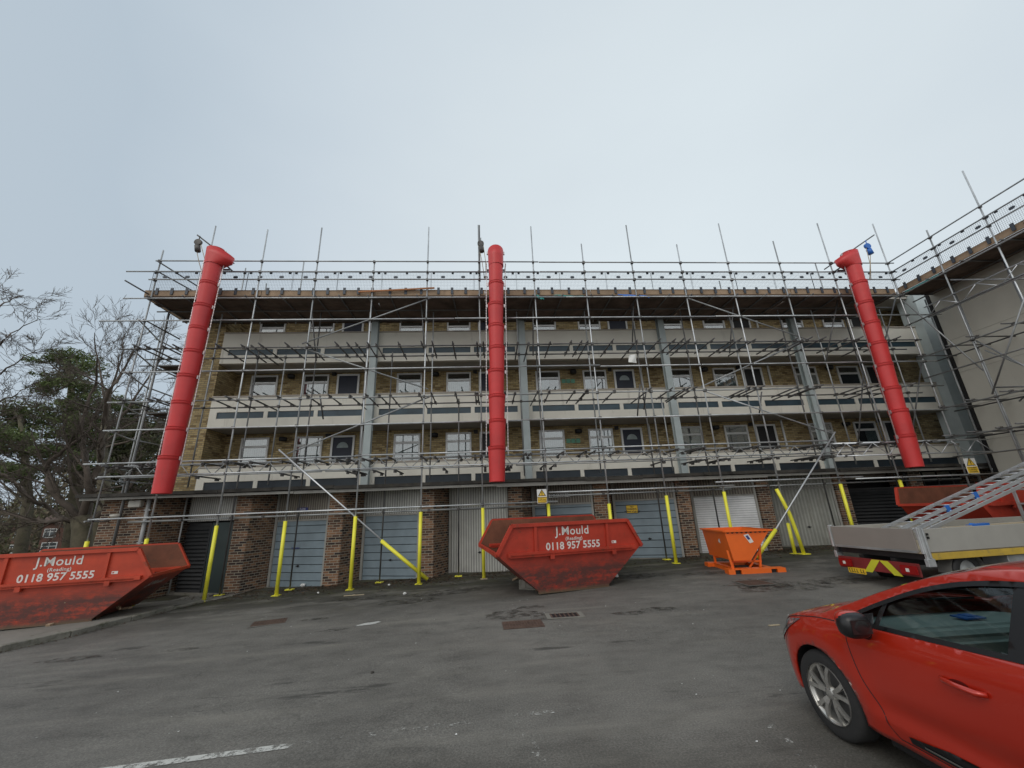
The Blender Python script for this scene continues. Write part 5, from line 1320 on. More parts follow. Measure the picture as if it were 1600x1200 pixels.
# ------------------------------------------------------------ red hatchback
def interp(tab, x):
    if x <= tab[0][0]: return tab[0][1]
    for (a, b), (c, d) in zip(tab, tab[1:]):
        if x <= c:
            t = (x-a)/(c-a); return b+(d-b)*t
    return tab[-1][1]
def sm_interp(tab, x):
    """Catmull-like smooth interpolation"""
    n = len(tab)
    if x <= tab[0][0]: return tab[0][1]
    if x >= tab[-1][0]: return tab[-1][1]
    for i in range(n-1):
        if x <= tab[i+1][0]:
            x0, y0 = tab[i]; x1, y1 = tab[i+1]; h = x1-x0
            m0 = (tab[i+1][1]-tab[i-1][1])/(tab[i+1][0]-tab[i-1][0]) if i > 0 else (y1-y0)/h
            m1 = (tab[i+2][1]-tab[i][1])/(tab[i+2][0]-tab[i][0]) if i+2 < n else (y1-y0)/h
            t = (x-x0)/h; return (2*t**3-3*t**2+1)*y0+(t**3-2*t**2+t)*h*m0+(-2*t**3+3*t**2)*y1+(t**3-t**2)*h*m1
PLAN = [(-3.22, 0.60), (-3.05, 0.74), (-2.7, 0.835), (-2.2, 0.855), (-1.2, 0.86), (-0.4, 0.862), (0.1, 0.855), (0.35, 0.830), (0.52, 0.785), (0.66, 0.715), (0.76, 0.62), (0.80, 0.55)]
SHO = [(-3.22, 1.02), (-2.9, 1.05), (-2.3, 1.025), (-1.7, 0.98), (-1.1, 0.945), (-0.5, 0.918), (-0.1, 0.905), (0.2, 0.862), (0.42, 0.790), (0.58, 0.705), (0.70, 0.61), (0.80, 0.50)]
ROOF = [(-3.22, 1.02), (-3.12, 1.18), (-2.95, 1.30), (-2.6, 1.375), (-2.1, 1.425), (-1.6, 1.43), (-1.25, 1.395), (-0.95, 1.315), (-0.65, 1.19), (-0.35, 1.045), (-0.12, 0.935), (-0.03, 0.898)]
def yside(x, z):
    w_ = sm_interp(PLAN, x); zs = sm_interp(SHO, x)
    w_ -= 0.35*max(0, x-0.1)*max(0, min(z, zs)-0.62)
    if z <= zs:
        d = z-0.60; y = w_ - (0.10*d*d*1.3 if d > 0 else 0.30*d*d)
        t = max(0, (z-(zs-0.14))/0.14); y -= 0.030*t*t
        # character line along the doors, swelling over the wheels
        for ax in (0.0, -2.59):
            r = math.hypot(x-ax, z-0.31); y += 0.018*math.exp(-((r-0.42)/0.10)**2)
        y -= 0.020*math.exp(-((z-0.44)/0.07)**2)*smooth(-0.35, -0.8, x)*smooth(-2.3, -1.9, x)
        y += 0.012*math.exp(-((z-(0.34))/0.03)**2)*smooth(-0.35, -0.6, x)
        return y
    yb = w_ - 0.10*(zs-0.6)**2*1.3 - 0.030
    return yb - (z-zs)*0.46 - 0.10*(z-zs)**2
def arc(cx, cz, r, a0, a1, n): return [(cx+r*math.cos(a0+(a1-a0)*k/n), cz+r*math.sin(a0+(a1-a0)*k/n)) for k in range(n+1)]
def inside(p, poly):
    x, y = p; c = False; n = len(poly)
    for i in range(n):
        x0, y0 = poly[i]; x1, y1 = poly[(i+1) % n]
        if (y0 > y) != (y1 > y) and x < (x1-x0)*(y-y0)/(y1-y0)+x0: c = not c
    return c
def dense(poly, step):
    out = []
    for i in range(len(poly)):
        a, b = poly[i], poly[(i+1) % len(poly)]; L = math.dist(a, b); n = max(1, int(round(L/step)))
        for k in range(n): out.append((a[0]+(b[0]-a[0])*k/n, a[1]+(b[1]-a[1])*k/n))
    return out
def side_sheet(outer, holes, off, step=0.035, edge=0.03, flip=False):
    """fill an outline in side view and wrap it on the body side"""
    loops = [dense(outer, edge)]+[dense(h, edge) for h in holes]; V = []; E = []
    for L in loops:
        n0 = len(V); V += L; E += [(n0+i, n0+(i+1) % len(L)) for i in range(len(L))]
    allp = list(V); x0, x1 = min(p[0] for p in outer), max(p[0] for p in outer); z0, z1 = min(p[1] for p in outer), max(p[1] for p in outer)
    nx_, nz_ = int((x1-x0)/step), int((z1-z0)/step)
    for i in range(nx_+1):
        for j in range(nz_+1):
            p = (x0+(i+0.5*(j % 2))*step, z0+j*step)
            if inside(p, outer) and not any(inside(p, h) for h in holes) and min(math.dist(p, q) for q in allp) > step*0.45: V.append(p)
    res = geometry.delaunay_2d_cdt([Vector(p) for p in V], E, [], 0, 1e-5)
    vs, fs = res[0], res[2]; mb = MB(); mb.v = [(v.x, yside(v.x, v.y)+off, v.y) for v in vs]
    for f in fs:
        c = (sum(vs[i].x for i in f)/len(f), sum(vs[i].y for i in f)/len(f))
        if inside(c, outer) and not any(inside(c, h) for h in holes):
            a, b, c2 = vs[f[0]], vs[f[1]], vs[f[2]]
            ccw = (b.x-a.x)*(c2.y-a.y)-(b.y-a.y)*(c2.x-a.x) > 0
            mb.face(tuple(f)[::-1] if ccw else tuple(f), True)
    return mb
def mirror(mb):
    r = MB(); r.v = [(x, -y, z) for x, y, z in mb.v]; r.f = [tuple(f)[::-1] for f in mb.f]; r.mi = list(mb.mi); r.sm = list(mb.sm); return r
def cpaint():
    mt, t, b = newmat('car_paint_red'); g_ = pos_socket(t, True)
    col = ramp(t, noise(t, g_, 1.5, 3), ((0.2, (0.46, 0.022, 0.008)), (0.8, (0.53, 0.028, 0.009))))
    t.links.new(col, b.inputs['Base Color']); b.inputs['Roughness'].default_value = 0.30; b.inputs['Metallic'].default_value = 0.25
    b.inputs['Coat Weight'].default_value = 1.0; b.inputs['Coat Roughness'].default_value = 0.035
    return mt
CP = cpaint(); CG = glassmat('car_glass', (0.80, 0.90, 0.87))
M['trim'] = plain('black_trim', (0.012, 0.012, 0.013), 0.35, var=0.1); M['tyre'] = plain('tyre_rubber', (0.022, 0.022, 0.022), 0.85, var=0.2, scale=8, dirt=0.62, dirtcol=(0.06, 0.055, 0.05), local=True)
M['rim'] = plain('alloy_rim', (0.50, 0.49, 0.46), 0.34, 0.75, var=0.12, scale=8, local=True, dirt=0.66, dirtcol=(0.18, 0.15, 0.12)); M['chrome'] = plain('chrome', (0.65, 0.66, 0.67), 0.12, 0.95)
CAR = empty('red_hatchback', (3.655, 3.80, gz(3.6, 3.8)), R(90), 'glossy red five-door hatchback parked nose to the garages at the right edge', 'car')
top = [(x, sm_interp(SHO, x)) for x in [0.80-0.05*k for k in range(17)]]         # nose to cowl
ax_top = [p for p in top if p[0] > -0.03]
rf = [(-0.03-0.06*k, 0) for k in range(0, 53)]; rf = [(x, sm_interp(ROOF, x)) for x, _ in rf]; rf = [p for p in rf if p[0] > -3.2]+[(-3.22, 1.02)]
silh = ax_top+rf
bottom = [(-3.22, 0.62), (-3.15, 0.30), (-2.98, 0.24)] + arc(-2.59, 0.315, 0.345, math.pi*1.07, -math.pi*0.07, 14)[0:0]
ar = arc(-2.59, 0.315, 0.345, math.pi+0.25, -0.25, 16); af = arc(0, 0.315, 0.345, math.pi+0.25, -0.25, 18)
outer = silh + [(-3.24, 0.62), (-3.18, 0.30), (-3.0, 0.24)] + ar + [(-2.15, 0.22), (-0.45, 0.22)] + af + [(0.42, 0.22), (0.66, 0.22), (0.78, 0.30), (0.81, 0.42)]
# glasshouse opening (front door glass, quarter light, rear door glass)
def curve(pts, n=8):
    out = []
    for i in range(len(pts)-1):
        p0 = pts[max(i-1, 0)]; p1, p2 = pts[i], pts[i+1]; p3 = pts[min(i+2, len(pts)-1)]
        for k in range(n):
            t = k/n; out.append(tuple(0.5*((2*p1[c])+(-p0[c]+p2[c])*t+(2*p0[c]-5*p1[c]+4*p2[c]-p3[c])*t*t+(-p0[c]+3*p1[c]-3*p2[c]+p3[c])*t**3) for c in (0, 1)))
    return out+[pts[-1]]
dlo = curve([(-0.33, 0.945), (-0.62, 1.105), (-0.92, 1.245), (-1.22, 1.330), (-1.60, 1.368), (-2.05, 1.355), (-2.45, 1.27), (-2.62, 1.165)], 5)[:-1] + curve([(-2.62, 1.165), (-2.45, 1.085), (-1.7, 1.005), (-1.1, 0.967), (-0.5, 0.938), (-0.33, 0.945)], 5)[:-1]
body = side_sheet(outer, [dlo], 0.0, 0.035, 0.075)
both = MB()
for s, q in ((1, body), (-1, mirror(body))):
    n0 = len(both.v); both.v += q.v
    for f in q.f: both.face(tuple(i+n0 for i in f), True)
# top skin: bonnet, roof, nose and tail, lofted side to side
NT = 24
def row(x, z, dx, dz, ys):
    return [(x+dx*(1-abs(t)**2.2), ys*t, z+dz*(1-abs(t)**2.4)) for t in [(-1+2*k/NT) for k in range(NT+1)]]
rows = []
for (x, z) in [(0.66, 0.22), (0.78, 0.30), (0.81, 0.42)]: rows.append((row(x, z, 0.085, 0.0, yside(min(x, 0.80), z)), 'nose'))
for (x, z) in ax_top:
    f = smooth(0.80, 0.2, x); rows.append((row(x, z, 0.085*(1-f)+0.0*f+0.07*smooth(0.35, -0.03, x), 0.02+0.055*f, yside(x, z)), 'bonnet'))
for (x, z) in rf:
    f = smooth(-0.03, -1.2, x); rows.append((row(x, z, 0.07*(1-f) - 0.05*smooth(-2.8, -3.2, x), 0.075-0.02*f, yside(x, z)), 'screen' if x > -1.17 else ('roof' if x > -2.85 else 'hatch')))
rows.append((row(-3.24, 0.62, -0.06, 0.0, 0.60), 'tail')); rows.append((row(-3.18, 0.30, -0.06, 0, 0.6), 'tail')); rows.append((row(-3.0, 0.24, -0.06, 0, 0.62), 'tail'))
gl = MB(); gl2 = MB(); tsk = both
for i in range(len(rows)-1):
    (ra, ka), (rb, kb_) = rows[i], rows[i+1]
    for k in range(NT):
        t = abs(-1+2*(k+0.5)/NT); isg = (ka == 'screen' and kb_ == 'screen' and t < 0.90 and ra[0][0] < -0.09) or (ka == 'hatch' and t < 0.8 and ra[0][2] > 1.1)
        m_ = (gl if ka == 'screen' else gl2) if isg else tsk; n0 = len(m_.v); m_.v += [ra[k], ra[k+1], rb[k+1], rb[k]]; m_.face((n0, n0+1, n0+2, n0+3), True)
bo = both.build('body', CP, CAR)
bm = bmesh.new(); bm.from_mesh(bo.data); bmesh.ops.remove_doubles(bm, verts=bm.verts, dist=0.004); bmesh.ops.recalc_face_normals(bm, faces=bm.faces); bm.to_mesh(bo.data); bm.free()
so_ = bo.modifiers.new('thick', 'SOLIDIFY'); so_.thickness = 0.018; so_.offset = -1
gl2.build('rear_window', CG, CAR); go_ = gl.build('windscreen', CG, CAR); bm = bmesh.new(); bm.from_mesh(go_.data); bmesh.ops.remove_doubles(bm, verts=bm.verts, dist=0.003); bm.to_mesh(go_.data); bm.free()
# side glass, black frames
def zdlo(x): return sm_interp([(-2.62, 1.165), (-2.45, 1.105), (-1.7, 1.035), (-1.1, 0.992), (-0.36, 0.955)], x)
for s in (1, -1):
    gm = side_sheet(dlo, [], -0.012); gm = gm if s > 0 else mirror(gm); gm.build('side_window', CG, CAR)
    def shrink(poly, f):
        cx = sum(p[0] for p in poly)/len(poly); cz = sum(p[1] for p in poly)/len(poly); out = []
        n = len(poly)
        for i in range(n):
            p, a, b = poly[i], poly[i-1], poly[(i+1) % n]; e1 = Vector((p[0]-a[0], p[1]-a[1])).normalized(); e2 = Vector((b[0]-p[0], b[1]-p[1])).normalized()
            nn = Vector((-(e1+e2).y, (e1+e2).x)).normalized(); out.append((p[0]+nn.x*f, p[1]+nn.y*f))
        return out
    inn = shrink(dlo, 0.020)
    if not inside(inn[4], dlo): inn = shrink(dlo, -0.020)
    outw = shrink(dlo, -0.008); 
    if inside(outw[4], dlo): outw = shrink(dlo, 0.008)
    fr = side_sheet(outw, [inn], 0.003, 0.03, 0.025); (fr if s > 0 else mirror(fr)).build('window_frame', M['trim'], CAR)
    for poly in ([(-0.575, 0.93), (-0.620, 0.93), (-0.690, 1.16), (-0.660, 1.16)], [(-1.40, 0.975), (-1.56, 0.985), (-1.53, 1.37), (-1.42, 1.36)]):
        pm_ = side_sheet(poly[::-1], [], -0.004, 0.03, 0.025); (pm_ if s > 0 else mirror(pm_)).build('window_pillar', M['trim'], CAR)
    # panel gaps
    def ribbon(path, w_, off, nm, mat, dens=14):
        mb = MB(); P = []
        for a, b in zip(path, path[1:]):
            for k in range(dens): P.append((a[0]+(b[0]-a[0])*k/dens, a[1]+(b[1]-a[1])*k/dens))
        P.append(path[-1])
        for a, b in zip(P, P[1:]):
            d_ = Vector((b[0]-a[0], b[1]-a[1])).normalized(); nn = Vector((-d_.y, d_.x))*w_/2
            q = [(a[0]-nn.x, a[1]-nn.y), (b[0]-nn.x, b[1]-nn.y), (b[0]+nn.x, b[1]+nn.y), (a[0]+nn.x, a[1]+nn.y)]
            mb.quad(*[(x, s*(yside(x, z)+off), z) for x, z in (q if s < 0 else q[::-1])])
        return mb.build(nm, mat, CAR)
    def curve(pts, n=8):
        out = []
        for i in range(len(pts)-1):
            p0 = pts[max(i-1, 0)]; p1, p2 = pts[i], pts[i+1]; p3 = pts[min(i+2, len(pts)-1)]
            for k in range(n):
                t = k/n; out.append(tuple(0.5*((2*p1[c])+(-p0[c]+p2[c])*t+(2*p0[c]-5*p1[c]+4*p2[c]-p3[c])*t*t+(-p0[c]+3*p1[c]-3*p2[c]+p3[c])*t**3) for c in (0, 1)))
        return out+[pts[-1]]
    M['gap'] = M['dark']
    ribbon(curve([(-0.40, 0.93), (-0.36, 0.86), (-0.375, 0.74), (-0.43, 0.58), (-0.52, 0.42), (-0.56, 0.30), (-0.60, 0.26)]), 0.008, 0.0012, 'door_gap', M['gap'], 2)
    ribbon(curve([(-1.48, 1.00), (-1.49, 0.80), (-1.50, 0.60), (-1.47, 0.42), (-1.46, 0.26)]), 0.008, 0.0012, 'door_gap', M['gap'], 2)
    ribbon([(-0.60, 0.262), (-2.15, 0.262)], 0.008, 0.0012, 'door_gap', M['gap'], 30)
    ribbon(curve([(-2.5, 1.07), (-2.42, 0.85), (-2.2, 0.68), (-2.12, 0.5), (-2.1, 0.3)]), 0.008, 0.0012, 'door_gap', M['gap'], 2)
    ribbon(curve([(0.34, 0.72), (0.38, 0.66), (0.44, 0.60), (0.50, 0.47), (0.42, 0.40)]), 0.006, 0.0012, 'bumper_gap', M['gap'], 2)
    ribbon(curve([(0.56, 0.70), (0.35, 0.805), (0.0, 0.882), (-0.25, 0.905)]), 0.007, 0.0015, 'bonnet_gap', M['gap'], 2)
    # lower black door trim with bright line
    pl = side_sheet([(-0.68, 0.275), (-2.05, 0.275), (-2.05, 0.365), (-0.95, 0.355), (-0.68, 0.315)][::-1], [], 0.006, 0.03, 0.025); (pl if s > 0 else mirror(pl)).build('door_trim', M['trim'], CAR)
    ribbon([(-0.78, 0.300), (-2.05, 0.292)], 0.012, 0.012, 'trim_strip', M['chrome'], 30)
    # side sill below the doors
    mb = MB(); mb.bar((-0.45, s*0.72, 0.195), (-2.15, s*0.72, 0.195), 0.12, 0.07); mb.build('sill', M['trim'], CAR)
    # handle
    hx = -1.16; hz = 0.775
    mb = MB(); P = [(hx+0.115, yside(hx+.115, hz)+0.004, hz+0.004), (hx+0.08, yside(hx, hz)+0.032, hz+0.004), (hx-0.0, yside(hx, hz)+0.040, hz), (hx-0.09, yside(hx, hz)+0.036, hz-0.003), (hx-0.125, yside(hx-.1, hz)+0.004, hz-0.004)]
    mb.tube([(x, s*y, z) for x, y, z in P], [0.012, 0.015, 0.016, 0.017, 0.014], 10); mb.build('door_handle', CP, CAR)
    mb = MB(); n0 = 18; ring = [(hx+0.02+0.055*math.cos(2*math.pi*k/n0), hz+0.022*math.sin(2*math.pi*k/n0)) for k in range(n0)]
    mb.poly([(x, s*(yside(x, z)+0.0018), z) for x, z in (ring if s < 0 else ring[::-1])]); mb.build('handle_recess', plain('handle_shadow', (0.10, 0.006, 0.004), 0.4), CAR)
    # mirror
    def blob(c, r, mat, nm, nseg=16, nr=10, cut=None):
        mb = MB()
        for i in range(nr+1):
            ph = math.pi*i/nr
            for k in range(nseg):
                t = 2*math.pi*k/nseg; vx, vy, vz = math.sin(ph)*math.cos(t), math.sin(ph)*math.sin(t), math.cos(ph)
                sq = lambda v: math.copysign(abs(v)**0.72, v); mb.v.append((c[0]+r[0]*sq(vx), s*(c[1]+r[1]*sq(vy)), c[2]+r[2]*sq(vz)))
        for i in range(nr):
            for k in range(nseg):
                j = (k+1) % nseg; f = (i*nseg+k, (i+1)*nseg+k, (i+1)*nseg+j, i*nseg+j); mb.face(f if s > 0 else f[::-1], True)
        return mb.build(nm, mat, CAR)
    mc = (-0.585, 0.965, 0.972)
    cap = blob((mc[0]+0.012, mc[1], mc[2]+0.012), (0.066, 0.100, 0.074), CP, 'mirror_cap')
    blob((mc[0]-0.014, mc[1], mc[2]-0.006), (0.074, 0.108, 0.086), M['trim'], 'mirror_housing')
    mb = MB().box(mc[0]-0.083, mc[0]-0.0815, min(s*(mc[1]-0.075), s*(mc[1]+0.075)), max(s*(mc[1]-0.075), s*(mc[1]+0.075)), mc[2]-0.05, mc[2]+0.042); mb.build('mirror_glass', M['trim'], CAR)
    mb = MB().tube([(mc[0]+0.01, s*(mc[1]-0.05), mc[2]-0.03), (mc[0]+0.03, s*(mc[1]-0.11), mc[2]-0.08), (mc[0]+0.04, s*(mc[1]-0.14), mc[2]-0.085)], [0.04, 0.035, 0.045], 10); mb.build('mirror_arm', M['trim'], CAR)
    tri = side_sheet([(-0.34, 0.938), (-0.60, 0.945), (-0.58, 1.03), (-0.42, 0.985)][::-1], [], 0.005, 0.03, 0.03); (tri if s > 0 else mirror(tri)).build('mirror_base', M['trim'], CAR)
    # headlamp wrapped round the corner
    hl = side_sheet([(0.30, 0.740), (0.14, 0.838), (0.33, 0.800), (0.48, 0.745), (0.60, 0.675), (0.71, 0.585), (0.76, 0.50), (0.62, 0.555), (0.46, 0.640)][::-1], [], 0.006, 0.025, 0.02)
    (hl if s > 0 else mirror(hl)).build('headlight', plain('headlamp_glass', (0.32, 0.35, 0.37), 0.08, 0.6, var=0.5, scale=9, coat=1.0, local=True), CAR)
    ribbon(curve([(0.24, 0.790), (0.42, 0.715), (0.58, 0.625), (0.71, 0.540)]), 0.018, 0.0085, 'headlight_strip', M['chrome'], 2)
# lower grille and number plate on the nose
mb = MB()
for k in range(5): z = 0.33+k*0.045; mb.box(0.86, 0.893, -0.42, 0.42, z, z+0.03)
mb.build('grille', M['trim'], CAR)
# wheels
def alloy(x, y, s):
    r, w_ = 0.312, 0.205; c = (x, y, r)
    t = MB().lathe((0, 0, 0), [(0.205, -w_*0.44), (0.235, -w_*0.5), (0.275, -w_*0.51), (0.300, -w_*0.43), (r, -w_*0.30), (r, w_*0.30), (0.300, w_*0.43), (0.275, w_*0.5), (0.21, w_*0.46)], 48, 'y')
    root = t.build('wheel', M['tyre'], CAR, c)
    o = -1 if s > 0 else 1; sd = s
    mb = MB().lathe((0, 0, 0), [(0.212, sd*w_*0.50), (0.216, sd*w_*0.44), (0.200, sd*w_*0.42), (0.192, sd*w_*0.30), (0.185, -sd*w_*0.40), (0.212, -sd*w_*0.44)], 48, 'y')
    yf = sd*w_*0.40
    for q in range(5):
        for e_ in (-1, 1):
            a0 = 2*math.pi*q/5+e_*0.16+0.3; a1 = 2*math.pi*q/5+e_*0.27+0.3
            P = [(0.045*math.cos(a0-e_*0.1), yf-sd*0.012, 0.045*math.sin(a0-e_*0.1)), (0.10*math.cos(a0), yf+sd*0.002, 0.10*math.sin(a0)), (0.16*math.cos(a0+e_*0.05), yf+sd*0.004, 0.16*math.sin(a0+e_*.05)), (0.203*math.cos(a1), yf+sd*0.0, 0.203*math.sin(a1))]
            for u, v in zip(P, P[1:]): mb.bar(u, v, 0.030, 0.022, up=(0, 1, 0))
    mb.lathe((0, 0, 0), [(0.0, yf+sd*0.004), (0.028, yf+sd*0.003), (0.050, yf-sd*0.006), (0.058, yf-sd*0.03)], 20, 'y')
    o_ = mb.build('rim', M['rim'], root)
    mb = MB()
    for q in range(5): a0 = 2*math.pi*q/5+0.62; mb.lathe((0.038*math.cos(a0), 0, 0.038*math.sin(a0)), [(0, yf+sd*0.0035), (0.006, yf+sd*0.003), (0.007, yf-sd*0.005)], 6, 'y')
    mb.lathe((0, 0, 0), [(0.188, sd*0.01), (0.0, sd*0.01)], 24, 'y'); mb.build('brake_disc', M['tube_dark'], root)
for x in (0.0, -2.59):
    for s in (1, -1): alloy(x, s*0.745, s)
for x in (0.0, -2.59):
    for s in (1, -1):
        mb = MB(); P = arc(x, 0.315, 0.350, math.pi+0.3, -0.3, 16)
        for a, b in zip(P, P[1:]): mb.quad((a[0], s*(yside(a[0], a[1])-0.02), a[1]), (a[0], s*0.50, a[1]), (b[0], s*0.50, b[1]), (b[0], s*(yside(b[0], b[1])-0.02), b[1]))
        n0 = len(mb.v); mb.v += [(a[0], s*0.50, a[1]) for a in P]; mb.face(tuple(range(n0, n0+len(P))))
        mb.build('arch_liner', M['dark'], CAR)
mb = MB().box(-3.0, 0.62, -0.62, 0.62, 0.16, 0.22); mb.build('underbody', M['dark'], CAR)
# interior: dashboard, wheel, seats
M['dash'] = plain('grey_dashboard', (0.26, 0.31, 0.30), 0.6, var=0.1); M['seat'] = plain('seat_fabric', (0.022, 0.022, 0.025), 0.9, var=0.3, scale=5)
mb = MB(); D = [(-0.02, 0.86), (-0.30, 0.90), (-0.62, 0.92), (-0.70, 0.86), (-0.72, 0.55), (-0.4, 0.4), (-0.02, 0.4)]
mb.v += [(x, -0.70, z) for x, z in D]+[(x, 0.70, z) for x, z in D]; n = len(D)
for i in range(n): j = (i+1) % n; mb.face((i, n+i, n+j, j))
mb.face(tuple(range(n))); mb.face(tuple(range(2*n-1, n-1, -1))); bevel(mb.build('dashboard', M['dash'], CAR), 0.03, 3)
mb = MB(); n = 28
for k in range(n):
    a, b = 2*math.pi*k/n, 2*math.pi*(k+1)/n; f = lambda t: (-0.90+0.07*math.sin(t), -0.36+0.185*math.cos(t), 0.86+0.175*math.sin(t)); mb.tube([f(a), f(b)], 0.016, 6, False)
mb.bar((-0.90, -0.53, 0.86), (-0.90, -0.19, 0.86), 0.05, 0.02).bar((-0.72, -0.36, 0.83), (-0.92, -0.36, 0.86), 0.05, 0.05); mb.build('steering_wheel', M['trim'], CAR)
for y in (0.36, -0.36):
    mb = MB().box(-1.75, -1.15, y-0.24, y+0.24, 0.42, 0.60); bevel(mb.build('seat', M['seat'], CAR), 0.05, 3)
    mb = MB().bar((-1.68, y, 0.55), (-1.92, y, 1.08), 0.46, 0.12, up=(1, 0, 0)); o = mb.build('seat_back', M['seat'], CAR); bevel(o, 0.05, 3)
    mb = MB().box(-1.99, -1.90, y-0.12, y+0.12, 1.12, 1.29); bevel(mb.build('headrest', M['seat'], CAR), 0.03, 3)
mb = MB().box(-2.7, -2.25, -0.6, 0.6, 0.4, 0.9); mb.build('rear_seat', M['seat'], CAR)
MB().box(-2.9, -0.3, -0.75, 0.75, 0.23, 0.26).build('cabin_floor', M['trim'], CAR)
mb = MB().box(-0.86, -0.84, -0.13, 0.13, 1.16, 1.22); bevel(mb.build('rear_view_mirror', M['trim'], CAR), 0.008, 1)
mb = MB().box(-0.50, -0.38, -0.22, -0.05, 0.922, 0.932).box(-0.46, -0.38, -0.20, -0.12, 0.932, 0.936); o = mb.build('folded_leaflet', M['blueties'], None, CAR.location, R(90))
tag(o, 'blue folded leaflet lying on the dashboard inside the red car', 'leaflet')
for s in (1, -1): MB().box(-2.6, -0.5, min(s*0.70, s*0.76), max(s*0.70, s*0.76), 0.3, 0.88).build('door_card', M['seat'], CAR)
for s in (-1, 1):
    mb = MB().tube([(0.02, s*0.12-0.1, 0.955), (-0.10, s*0.25, 0.985), (-0.2, s*0.52, 1.0)], 0.010, 6); mb.build('wiper', M['trim'], CAR)

for o_ in [q for q in bpy.data.objects if q.parent == CAR and q.type == 'MESH' and q.name.split('.')[0] not in ('wheel', 'arch_liner')]:
    for v in o_.data.vertices:
        if v.co.x > 0.35: v.co.x = 0.35+(v.co.x-0.35)*0.80
# ------------------------------------------------------------ trees and houses beyond the left end
def grow(mb, p, d, L, r, depth, rng, up=0.12, spread=0.55, minr=0.006):
    """one wandering branch that forks into smaller ones"""
    n = 3; pts = [p.copy()]; rad = [r]; cur = p.copy(); dd = d.normalized(); kids = []
    for i in range(n):
        dd = (dd + Vector((rng.gauss(0, .16), rng.gauss(0, .16), rng.gauss(0, .12)+up*0.35))).normalized()
        cur = cur + dd*(L/n); pts.append(cur.copy()); rad.append(max(minr*0.7, r*(1-0.62*(i+1)/n)))
        if depth > 0 and i >= 0:
            for _ in range(2 if rng.random() < 0.28 else 1):
                ax = Vector((rng.gauss(0, 1), rng.gauss(0, 1), rng.gauss(0, 0.7))).normalized()
                kd = (dd + ax*spread*rng.uniform(0.8, 1.5)).normalized(); kids.append((cur.copy(), kd, rad[-1]))
    mb.tube(pts, rad, 6 if r > 0.05 else (4 if r > 0.02 else 3), False)
    for (q, kd, kr) in kids:
        grow(mb, q, kd, L*rng.uniform(0.5, 0.72), max(minr, kr*0.68), depth-1, rng, up, spread, minr)
def limb_px(mb, pts, Y, r0, r1, rng, depth, L, every=1, up=0.15, jit=0.6, start=1, spread=0.6, minr=0.008):
    P = [at(px, py, Y+(rng.uniform(-jit, jit) if i else 0)) for i, (px, py) in enumerate(pts)]
    S = []
    for i in range(len(P)-1):
        for k in range(3):
            S.append(P[i].lerp(P[i+1], k/3)+Vector((rng.gauss(0, .04), rng.gauss(0, .04), rng.gauss(0, .04)))*(k > 0))
    S.append(P[-1]); R_ = [r0+(r1-r0)*i/(len(S)-1) for i in range(len(S))]
    mb.tube(S, R_, 8, False)
    for i in range(start*3, len(S), every):
        d = (S[i]-S[i-1]).normalized()
        for _ in range(1):
            kd = (d*0.6+Vector((rng.gauss(0, .7), rng.gauss(0, .7), rng.gauss(0.15, .6)))).normalized()
            grow(mb, S[i], kd, L*rng.uniform(.6, 1.1), max(minr, R_[i]*0.5), depth, rng, up, spread, minr)
    return S
def tree_obj(name, base, label, cat, group, trunk_mb, crown_mb, mt=None, crown_mat=None, cname='branches'):
    root = empty(name, base, 0, label, cat, group)
    shift(trunk_mb, base).build('trunk', mt or M['bark'], root)
    shift(crown_mb, base).build(cname, crown_mat or M['twig'], root)
    return root
# the big forked tree beside the end wall
rng = random.Random(4); Y0 = 20.0
base = at(127, 868, Y0); base.z = gz(base.x, base.y)-0.1
tr_ = MB(); a = at(127, 868, Y0); b = at(128, 826, Y0); c = at(127, 808, Y0)
tr_.tube([base, a, b, c], [0.46, 0.36, 0.33, 0.34], 14)
cr_ = MB()
limb_px(cr_, [(122, 812), (98, 786), (76, 757), (72, 738), (84, 715), (108, 697), (139, 672), (165, 610)], Y0, 0.150, 0.028, rng, 3, 1.36, 1)
limb_px(cr_, [(118, 818), (98, 812), (70, 815), (38, 810), (0, 796), (-30, 770)], Y0, 0.102, 0.039, rng, 3, 1.28, 1)
limb_px(cr_, [(110, 815), (80, 797), (48, 780), (20, 752), (0, 740), (-20, 700)], Y0, 0.088, 0.028, rng, 3, 1.28, 1)
limb_px(cr_, [(128, 810), (140, 770), (136, 735), (130, 700), (128, 660), (150, 600), (152, 560)], Y0, 0.163, 0.033, rng, 3, 1.52, 1)
limb_px(cr_, [(132, 810), (145, 765), (158, 715), (163, 660), (170, 610), (195, 575), (212, 540)], Y0, 0.177, 0.033, rng, 3, 1.60, 1)
limb_px(cr_, [(135, 815), (165, 800), (188, 772), (210, 750), (232, 722), (262, 690)], Y0, 0.150, 0.033, rng, 3, 1.28, 1)
limb_px(cr_, [(130, 805), (112, 760), (105, 700), (104, 655)], Y0, 0.068, 0.022, rng, 3, 1.12, 1)
limb_px(cr_, [(150, 812), (175, 808), (205, 795), (240, 780)], Y0, 0.068, 0.028, rng, 2, 0.96, 1)
tree_obj('bare_tree', base, 'big bare forked tree with mossy limbs at the left end of the garages', 'tree', None, tr_, cr_)
